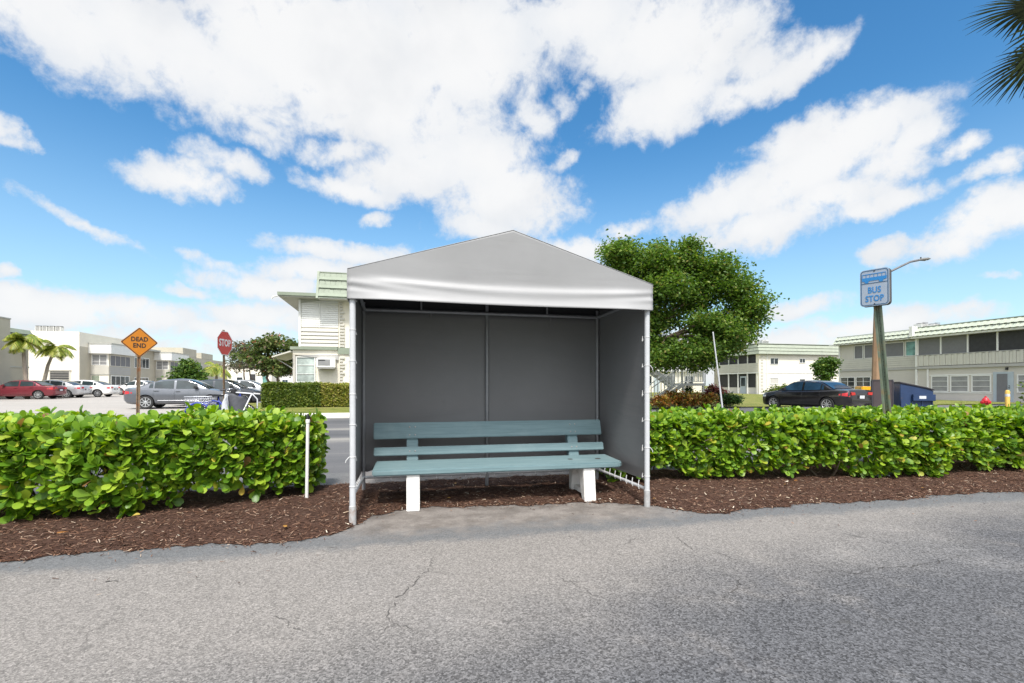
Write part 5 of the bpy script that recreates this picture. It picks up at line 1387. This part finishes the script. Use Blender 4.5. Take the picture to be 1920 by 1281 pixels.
# big tree right of the shelter
Yt=24.0; bt=W(1192,723,Yt); bx=bt.x; TS=.92
def rel(px,py,dy=0.0): 
    w=W(px,py,Yt); return (w.x-bx, dy, w.z)
def bl(px,py,rx,ry,dy=0,rd=1.5):
    k=Yt/FPX; cx_,cy_=(1275,575) if Yt==24.0 else (px,py); px=cx_+(px-cx_)*.95; py=cy_+(py-cy_)*.94
    x,y,z=rel(px,py,dy); return (x,y,z,rx*k*.9,rd,ry*k*.88)
tree('shade_tree','large spreading leafy green tree rising beside the grey shelter','tree',(bt.x,bt.y,gzw(bt.x,bt.y)),
  [rel(1200,600),rel(1225,610,.3),rel(1240,640,-.4)],
  [bl(1165,500,42,42,.2),bl(1150,475,30,22,-.3),bl(1225,495,55,38,0),bl(1290,480,38,30,.4),bl(1298,458,16,14,0,.7),bl(1345,530,60,42,-.3),bl(1335,500,40,25),bl(1400,545,32,28,.2),bl(1385,610,48,42,0),
   bl(1405,580,28,20,-.4),bl(1418,600,22,10,0,.8),bl(1350,640,48,34,-.5),bl(1290,665,58,22,-.4),bl(1240,660,40,24,.3),bl(1195,560,45,40,.5),bl(1240,545,45,32,-.6),bl(1300,560,42,30,.5),bl(1215,610,40,40,.6),bl(1185,640,40,40,0),bl(1260,600,38,20,1.2),
   bl(1310,690,30,10,-.2,.9),bl(1245,688,38,14,.2,1.2),bl(1280,672,40,18,-.6),bl(1330,675,36,16,.4),bl(1215,680,26,18,-.3),bl(1365,625,30,24,.8),bl(1310,615,36,20,-.9),bl(1375,655,26,20,.3,.9),bl(1230,462,12,10,0,.5),bl(1180,460,14,9,.2,.5)],
  78000,.165,M['ficusleaf'],M['bark'],.12,21,cl=30,sig=.26,nsub=420,gaps=.30,shellb=.42)
# dark tree by the balcony building
Yt=44.0; b=W(1548,723,Yt); k=Yt/FPX
tree('round_tree','dark round tree between the cream building and the balcony building','tree',(b.x,b.y,gzw(b.x,b.y)),[(0,0,1.2),(.3,.1,1.5)],
  [(0,0,2.5,18*k*.9,1.0,.95),(-.2,0,2.0,.7,.9,.6),(.2,-.2,3.0,.7,.9,.6),(-.4,0,2.8,.6,.8,.6)],4600,.22,M['bushleaf'],M['bark'],.12,31,cl=14,sig=.16,nsub=30)
def shrub(name,label,px,Y,w,h,d,mat,n,size,seed,cat='shrub',z0=0,group=None,cl=12,sig=.10,sq=False):
    b=W(px,723,Y); g=gzw(b.x,b.y)+z0; rnd=random.Random(seed)
    if sq: blobs=[(x,y,z,w*.22,d*.3,h*.24) for x in (-w*.3,0,w*.3) for y in (-d*.25,d*.25) for z in (h*.35,h*.76)]
    else: blobs=[(rnd.uniform(-.3,.3)*w,rnd.uniform(-.25,.25)*d,h*rnd.uniform(.45,.68),w*.26,d*.3,h*.32) for _ in range(6)]
    return tree(name,label,cat,(b.x,b.y,g),[(0,0,h*.35),(w*.12,0,h*.4),(-w*.14,0,h*.4)],blobs,n,size,mat,M['twig'],.025,seed,cl=cl,sig=sig,nsub=14,group=group)
shrub('low_shrub','low light green shrub in front of the cream building',1457,36,1.9,1.2,1.4,M['boxleaf'],2600,.14,41)
shrub('croton_shrub','orange and yellow croton shrub under the stairs landing',1272,24.0,1.3,.95,1.0,M['crotonleaf'],1500,.15,42,group='croton shrubs by the stairs')
shrub('croton_shrub','rusty orange croton shrub at the foot of the stairs',1243,23.4,1.1,.7,.9,M['crotonleaf'],1100,.15,43,group='croton shrubs by the stairs')
shrub('croton_shrub','orange croton shrub between the stairs and the dark clipped shrub',1300,24.4,1.2,.8,1.0,M['crotonleaf'],1400,.15,44,group='croton shrubs by the stairs')
shrub('croton_shrub','orange brown croton shrub touching the dark clipped shrub',1325,24.6,1.1,.85,1.0,M['crotonleaf'],1400,.15,45,group='croton shrubs by the stairs')
shrub('clipped_shrub','dark green clipped shrub beside the leaning white pole',1360,25.5,1.6,.75,1.1,M['darkleaf'],2200,.11,46)
shrub('red_shrub','dark red leaved shrub behind the dark clipped shrub',1343,28.5,1.5,1.25,1.0,M['redleaf'],1700,.14,47)
shrub('square_shrub','small square green shrub beneath the stairs landing',1289,27.2,.55,1.15,.6,M['darkleaf'],900,.10,48,sq=True)
shrub('tall_shrub','tall leafy shrub against the balcony building at the picture edge',1962,18.6,1.1,2.0,1.0,M['boxleaf'],2600,.13,49)
# clipped hedges in front of the mansard building
def box_hedge(name,label,a0,a1,b0,b1,z0,h,mat,n,size,seed):
    root=empty(name,L(0,0,z0),TH,label,'hedge'); r=np.random.default_rng(seed); pos=[]
    while len(pos)<n:
        f=r.random(); a=r.uniform(a0,a1); b=r.uniform(b0,b1); z=r.uniform(.05,h); e=abs(r.normal(0,.05))
        if f<.5: b=b0+e
        elif f<.78: z=h-e
        elif f<.88: b=b1-e
        elif f<.94: a=a0+e
        else: a=a1-e
        pos.append((a,b,z+.03*math.sin(a*4+b*3)))
    pos=np.array(pos); yd=r.normal(size=(n,3)); nm=r.normal(size=(n,3))+np.array([0,-.7,.9]); S=r.uniform(size*.7,size*1.3,n)
    v,q=place_leaves(pos,yd,nm,S,simple_leaf()); npmesh('foliage',v,q,mat,root,False)
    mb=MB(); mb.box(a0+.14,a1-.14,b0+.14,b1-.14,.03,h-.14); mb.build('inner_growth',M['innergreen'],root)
    mb=MB(); rnd=random.Random(seed)
    for i in range(int((a1-a0)*5)):
        a=rnd.uniform(a0+.1,a1-.1); mb.tube([(a,(b0+b1)/2+rnd.uniform(-.2,.2),-.05),(a+rnd.uniform(-.1,.1),(b0+b1)/2,h*.4)],.015,5)
    mb.build('stem',M['twig'],root)
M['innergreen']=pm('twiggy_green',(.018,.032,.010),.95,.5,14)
box_hedge('box_hedge','clipped small leaved green hedge in front of the mansard building',-5.1,-2.95,21.0,22.2,gz(21)+.27,.98,M['boxleaf'],13000,.075,51)
box_hedge('variegated_hedge','yellow green variegated hedge continuing the clipped green hedge',-2.90,-.6,21.05,22.15,gz(21)+.27,.95,M['goldleaf'],10000,.085,52)
# feather palms and shrubs at the far left
def feather_palm(name,label,base,pts,nfr,flen,mat,seed,group=None,droop=1.1):
    rnd=random.Random(seed); root=empty(name,base,0,label,'palm tree',group)
    mb=MB(); pts=[Vector(p) for p in pts]; k=len(pts)
    mb.tube(pts,[.17-.07*i/(k-1) for i in range(k)],10); mb.build('trunk',M['palebark'],root,smooth=True)
    top=pts[-1]; V_=[];Q=[];nq=0
    for f in range(nfr):
        az=6.283*f/nfr+rnd.uniform(-.25,.25); up=rnd.uniform(.05,1.2); h=Vector((math.cos(az),math.sin(az),0)); side=Vector((-math.sin(az),math.cos(az),0))
        p=top.copy(); d=(h*math.cos(up)+Vector((0,0,math.sin(up)))).normalized(); ns=16; seg=flen*rnd.uniform(.8,1.1)/ns
        for i in range(ns):
            p2=p+d*seg; t=i/ns
            ll=flen*.34*math.sin(math.pi*min(1,.12+t*.93))+.05
            for sg in (-1,1):
                for hh in (0,.5):
                    o=p.lerp(p2,hh); e=o+(side*sg*.75+d*.6+Vector((0,0,-.45*droop-.25*rnd.random()))).normalized()*ll; wv=d*.05*flen
                    V_+= [o-wv*.5,o+wv*.5,e+wv*.1,e-wv*.1]; Q.append((nq,nq+1,nq+2,nq+3)); nq+=4
            p=p2; d=(d+Vector((0,0,-.13*droop))).normalized()
    npmesh('crown',np.array([tuple(v) for v in V_]),np.array(Q),mat,root,False); return root
pg='feather palms by the blank end wall'
Y=37.2; b=W(47,723,Y); g=gzw(b.x,b.y); kx=Y/FPX
feather_palm('feather_palm','straight trunked feather palm nearest the tan building',(b.x,b.y,g),[(.2,0,-.1),(.1,0,1.2),(-.05,0,2.6),(-.15,0,4.35)],22,1.65,M['palmleaf'],61,pg)
Y=43; b=W(79,723,Y); g=gzw(b.x,b.y)
feather_palm('feather_palm','feather palm with a strongly curved trunk before the blank end wall',(b.x,b.y,g),[(0,0,-.1),(.15,0,1.2),(.5,0,2.7),(1.15,0,4.25)],22,1.7,M['palmleaf'],62,pg)
Y=52; b=W(404,723,Y)
feather_palm('feather_palm','yellow green feather palm standing just beyond the stop sign',(b.x,b.y,gzw(b.x,b.y)),[(0,0,-.1),(.1,0,1.4),(.15,0,2.7)],16,2.0,M['palmleaf'],63,None)
b=W(352,723,48); 
tree('bushy_tree','dense bushy green tree above the roof of the slate grey sedan','tree',(b.x,b.y,gzw(b.x,b.y)),[(-.5,0,1.0),(.5,0,1.1)],
  [(-.6,0,1.9,.9,.9,.8),(.5,0,2.2,1.0,.9,.9),(0,0,2.9,.8,.8,.7),(.9,.2,1.6,.7,.8,.6),(-1.0,0,1.5,.6,.7,.5)],4600,.28,M['bushleaf'],M['palebark'],.10,64,cl=14,sig=.2,nsub=30)
Yt=30.0; b=W(516,723,Yt); bx=b.x; k=Yt/FPX
tree('flowering_tree','loose green tree with red blossoms behind the clipped hedge','tree',(b.x,b.y,gzw(b.x,b.y)),[rel(500,690),rel(522,690,.2)],
  [bl(497,655,26,18),bl(520,650,26,20,.3),bl(540,655,20,14,.2),bl(490,680,25,16),bl(520,685,28,16,-.3),bl(545,680,14,18),bl(470,672,22,13,.2),bl(505,640,12,8,0,.6),bl(505,698,30,14,.2),bl(535,700,22,14,-.2),bl(550,660,12,14,.3)],7500,.20,M['sparseleaf'],M['bark'],.11,65,cl=12,sig=.15,nsub=90,gaps=.5)
Yt=34.0; b=W(470,723,Yt); bx=b.x; k=Yt/FPX
tree('sparse_tree','sparse reddish tree with bare twigs behind the stop sign','tree',(b.x,b.y,gzw(b.x,b.y)),[rel(455,690),rel(468,688,.2)],
  [bl(445,675,20,14),bl(462,665,22,18,.3),bl(480,650,14,12),bl(450,655,14,10,.3),bl(470,690,26,14),bl(440,690,18,12,.3),bl(432,665,10,10)],2500,.18,M['mauveleaf'],M['bark'],.07,66,cl=9,sig=.18,nsub=80,gaps=.5)
# fan palm whose lowest fronds hang into the picture
Y=7.0; b=W(2110,723,Y); root=empty('fan_palm',(b.x,b.y,.02),0,'tall fan palm with drooping fronds hanging in from the picture edge','palm tree')
mb=MB(); hubz=6.95; mb.tube([(0,0,-.1),(.05,0,2),(.02,.05,4),(0,0,hubz)],[.24,.19,.17,.2],14); mb.build('trunk',M['palebark'],root,smooth=True)
V_=[];Q=[];nq=0; rnd=random.Random(4)
dirs=[(-1,-.05,-.18)]+[(math.cos(a),math.sin(a),u) for a,u in ((3.9,1.0),(2.3,.5),(.3,.2),(1.0,.6),(1.7,-.1),(4.75,.1),(5.2,.5),(5.6,-.15),(3.1,1.3),(.1,.9),(2.0,1.0),(4.8,1.1))]
pm_=MB()
for fi,(dx,dy,dz) in enumerate(dirs):
    d=Vector((dx,dy,dz)).normalized(); hub=Vector((0,0,hubz-.1))+d*(.95 if fi else .93)-Vector((0,0,.12 if fi else .28))
    pm_.tube([(0,0,hubz-.1),Vector((0,0,hubz-.05))+d*.5,hub],[.03,.02,.014],6)
    dv=(d+Vector((0,0,-.12))).normalized(); side=dv.cross(Vector((0,0,1))).normalized(); nrm=side.cross(dv).normalized()
    if fi==0:  # its blade is turned so that we look onto it from below
        side=Vector((.05,-.55,.8)).normalized(); side=(side-dv*side.dot(dv)).normalized(); nrm=side.cross(dv)
    ns=46
    for i in range(ns):
        an=R(-128+256*i/(ns-1)); l=rnd.uniform(.80,1.0)*(1.0-.12*abs(an)/2.2)
        dd=dv*math.cos(an)+side*math.sin(an); tt=nrm.cross(dd).normalized()
        o=hub; wd=[.012,.026,.024,.012,.002]; ts=[0,.35,.6,.82,1.0]; prev=None
        for t,w in zip(ts,wd):
            c=o+dd*l*t+nrm*(.03*(i%2)-.015)*t+Vector((0,0,-.30*l*max(0,t-.45)**1.5-.05*t))
            a_,b_=c-tt*w,c+tt*w
            V_+=[a_,b_]
            if prev is not None: Q.append((nq-2,nq-1,nq+1,nq))
            nq+=2; prev=c
pm_.build('petiole',M['twig'],root,smooth=True,fix=False)
npmesh('fronds',np.array([tuple(v) for v in V_]),np.array(Q),M['fanleaf'],root,False)

# ================================================================== sky, sun, camera
SUN_EL=R(57); sd=Vector((-V[0]*math.cos(R(9))-U[0]*math.sin(R(9)), -V[1]*math.cos(R(9))-U[1]*math.sin(R(9)),0)).normalized()
sunv=Vector((sd.x*math.cos(SUN_EL),sd.y*math.cos(SUN_EL),math.sin(SUN_EL)))
w=bpy.data.worlds.new('World'); scn.world=w; w.use_nodes=True; nt=w.node_tree; nt.nodes.clear()
out=nt.nodes.new('ShaderNodeOutputWorld'); bg=nt.nodes.new('ShaderNodeBackground'); nt.links.new(bg.outputs[0],out.inputs[0])
sky=nt.nodes.new('ShaderNodeTexSky'); sky.sky_type='NISHITA'; sky.sun_disc=False; sky.sun_elevation=SUN_EL; sky.sun_rotation=math.atan2(sd.x,sd.y)
sky.air_density=1.0; sky.dust_density=.6; sky.ozone_density=1.6; sky.altitude=0
SKY_STR=.122
hs=nt.nodes.new('ShaderNodeHueSaturation'); hs.inputs['Saturation'].default_value=1.34; hs.inputs['Value'].default_value=1; nt.links.new(sky.outputs[0],hs.inputs['Color'])
skyc=mix(nt,1.0,hs.outputs[0],(SKY_STR*1.10,SKY_STR*1.13,SKY_STR*1.04),'MULTIPLY')
gen=nt.nodes.new('ShaderNodeTexCoord').outputs['Generated']
hz_=nt.nodes.new('ShaderNodeSeparateXYZ'); nt.links.new(gen,hz_.inputs[0])
skyc=mix(nt,math_(nt,'MULTIPLY',math_(nt,'SUBTRACT',1.0,smooth_(nt,hz_.outputs[2],.0,.46)),.55),skyc,(.40,.56,.70))
# clouds live in azimuth / elevation
nv=nt.nodes.new('ShaderNodeTexNoise'); nv.inputs['Scale'].default_value=9; nv.inputs['Detail'].default_value=6; nv.inputs['Roughness'].default_value=.6; nt.links.new(gen,nv.inputs['Vector'])
sep=nt.nodes.new('ShaderNodeSeparateXYZ'); nt.links.new(gen,sep.inputs[0])
az=math_(nt,'ARCTAN2',sep.outputs[0],sep.outputs[1]); el=math_(nt,'ARCSINE',sep.outputs[2])
cmb=nt.nodes.new('ShaderNodeCombineXYZ'); nt.links.new(az,cmb.inputs[0]); nt.links.new(el,cmb.inputs[1])
wv=nt.nodes.new('ShaderNodeVectorMath'); wv.operation='MULTIPLY_ADD'; nt.links.new(nv.outputs['Color'],wv.inputs[0]); wv.inputs[1].default_value=(.11,.075,0); wv.inputs[2].default_value=(-.055,-.0375,0)
wa=nt.nodes.new('ShaderNodeVectorMath'); wa.operation='ADD'; nt.links.new(cmb.outputs[0],wa.inputs[0]); nt.links.new(wv.outputs[0],wa.inputs[1])
CL=[(90,20,260,110,-10,1),(300,80,250,110,-12,1),(420,150,190,90,-10,1),(640,110,330,150,0,1.2),(850,90,170,160,0,1.2),(760,220,220,70,0,1),(840,300,170,75,0,1),
 (635,278,75,26,10,.8),(655,352,90,26,-8,.9),(760,330,130,50,0,1),(940,375,130,62,0,1),(900,425,85,36,0,.9),(1000,400,80,40,0,.9),
 (1090,30,140,75,0,1),(1230,70,170,100,0,1.1),(1320,90,130,95,0,1),(1260,180,130,72,10,1),(1240,225,60,35,0,.8),(1440,150,130,42,12,.95),(1380,40,70,60,0,.9),(1540,105,48,26,10,.8),(1090,165,18,20,40,.45),(1045,190,20,25,0,.4),(1000,230,26,40,20,.5),
 (1580,262,170,52,10,1),(1500,268,80,40,8,.95),(1430,105,70,45,0,.9),(1660,300,90,50,14,.9),(1700,262,85,38,18,1),(1520,315,165,62,12,1.1),(1400,372,165,45,8,1),(1420,425,120,42,4,1),(1630,385,115,24,6,.9),(1560,370,110,38,0,1),
 (1803,275,42,19,4,.8),(1865,308,56,20,16,.75),(1850,405,120,44,14,1),(1930,390,90,45,5,1),(1775,452,85,34,10,.85),(1650,466,44,19,5,.8),
 (1060,295,32,18,22,.7),(1168,430,42,16,4,.7),(1085,470,90,28,0,.85),(335,335,85,34,0,.9),(405,305,80,26,-6,.75),(460,258,60,22,0,.6),
 (8,250,36,30,-10,.7),(30,275,30,14,0,.6),(155,420,110,11,-22,.42),(10,508,25,12,0,.6),(110,585,210,42,0,1),(280,592,120,26,-3,.9),(40,560,110,26,0,.9),
 (510,535,130,24,-3,.95),(640,472,130,20,0,.85),(600,510,120,24,0,.9),(430,498,80,14,-10,.6),(370,548,60,12,0,.55),(500,590,120,32,0,.9),(420,620,130,22,0,.8),(702,415,24,11,12,.5),
 (1500,575,90,18,8,.7),(1640,605,170,26,3,.9),(1490,640,200,26,0,.85),(1780,590,110,18,-2,.7),(1870,515,30,7,0,.4),(1300,640,200,24,0,.7),(230,650,300,24,0,.6),(1400,700,700,22,0,.55),(500,700,700,22,0,.55)]
acc=None
for (px,py,rx,ry,rot,wt) in CL:
    X=(px-960)/FPX; Zt=(723-py)/FPX; a_=math.atan(X); c_=math.cos(a_); e_=math.atan(Zt*c_); ce=math.cos(e_)
    mp=nt.nodes.new('ShaderNodeMapping'); mp.vector_type='TEXTURE'
    mp.inputs['Location'].default_value=(a_,e_,0); mp.inputs['Rotation'].default_value=(0,0,R(rot)); mp.inputs['Scale'].default_value=(rx/FPX*c_*c_*1.12,ry/FPX*c_*ce*ce*1.12,1)
    nt.links.new(wa.outputs[0],mp.inputs[0])
    dt=nt.nodes.new('ShaderNodeVectorMath'); dt.operation='DOT_PRODUCT'; nt.links.new(mp.outputs[0],dt.inputs[0]); nt.links.new(mp.outputs[0],dt.inputs[1])
    val=math_(nt,'MULTIPLY_ADD',dt.outputs['Value'],-wt,wt)
    acc=val if acc is None else math_(nt,'SMOOTH_MAX',acc,val,.25)
# the rest of the dome (out of the picture) carries loose cumulus of the same kind
off=math_(nt,'MAXIMUM', smooth_(nt,math_(nt,'ABSOLUTE',az),.86,1.1), smooth_(nt,el,.72,.95))
rest=math_(nt,'MULTIPLY_ADD',noise(nt,gen,2.6,5,.55),5.0,-1.9)
acc=math_(nt,'MAXIMUM',acc,math_(nt,'SUBTRACT',rest,math_(nt,'MULTIPLY',math_(nt,'SUBTRACT',1.0,off),6.0)))
fb=noise(nt,gen,16,8,.62,.3)
dens=math_(nt,'ADD',math_(nt,'MULTIPLY_ADD',math_(nt,'SUBTRACT',fb,.5),2.5,acc),math_(nt,'MULTIPLY',math_(nt,'SUBTRACT',noise(nt,gen,42,6,.65),.5),1.1))
cov=smooth_(nt,dens,-.42,.78)
thick=smooth_(nt,math_(nt,'MULTIPLY_ADD',math_(nt,'SUBTRACT',noise(nt,gen,7,6,.6),.5),1.6,acc),.2,1.1)
CLB=.60
ccol=mix(nt,thick,(CLB*.93,CLB*.96,CLB*1.0),(CLB*1.06,CLB*1.06,CLB*1.06))
ccol=mix(nt,math_(nt,'MULTIPLY',smooth_(nt,noise(nt,gen,4.2,5,.55),.52,.75),.55),ccol,(CLB*.86,CLB*.88,CLB*.91))
# clouds round the sun (behind the photographer) get added brightness to fill the shelter
sdn=nt.nodes.new('ShaderNodeVectorMath'); sdn.operation='DOT_PRODUCT'; nt.links.new(gen,sdn.inputs[0]); sdn.inputs[1].default_value=tuple(sunv)
glow=math_(nt,'MULTIPLY_ADD',smooth_(nt,sdn.outputs['Value'],.62,.97),2.4,1.0)
gc=nt.nodes.new('ShaderNodeVectorMath'); gc.operation='SCALE'; nt.links.new(ccol,gc.inputs[0]); nt.links.new(glow,gc.inputs['Scale'])
fin=mix(nt,math_(nt,'MULTIPLY',cov,.97),skyc,gc.outputs[0])
nt.links.new(fin,bg.inputs[0]); bg.inputs[1].default_value=1.0
su=bpy.data.lights.new('sun','SUN'); su.energy=2.9; su.angle=R(7.0); su.color=(1.0,.955,.89)
so=bpy.data.objects.new('sun',su); COL.objects.link(so); so.rotation_euler=sunv.to_track_quat('Z','Y').to_euler(); so.location=(0,-10,20)
cam=bpy.data.cameras.new('camera'); co=bpy.data.objects.new('camera',cam); COL.objects.link(co)
co.location=(0,0,CAMH); co.rotation_euler=(R(90),0,0); cam.sensor_width=36; cam.lens=FPX/1920*36; cam.shift_y=(723-640.5)/1920; cam.clip_end=4000; cam.clip_start=.05
scn.camera=co
scn.view_settings.view_transform='Standard'; scn.view_settings.look='None'; scn.view_settings.exposure=.60; scn.view_settings.gamma=1
scn.cycles.max_bounces=8; scn.cycles.transparent_max_bounces=8
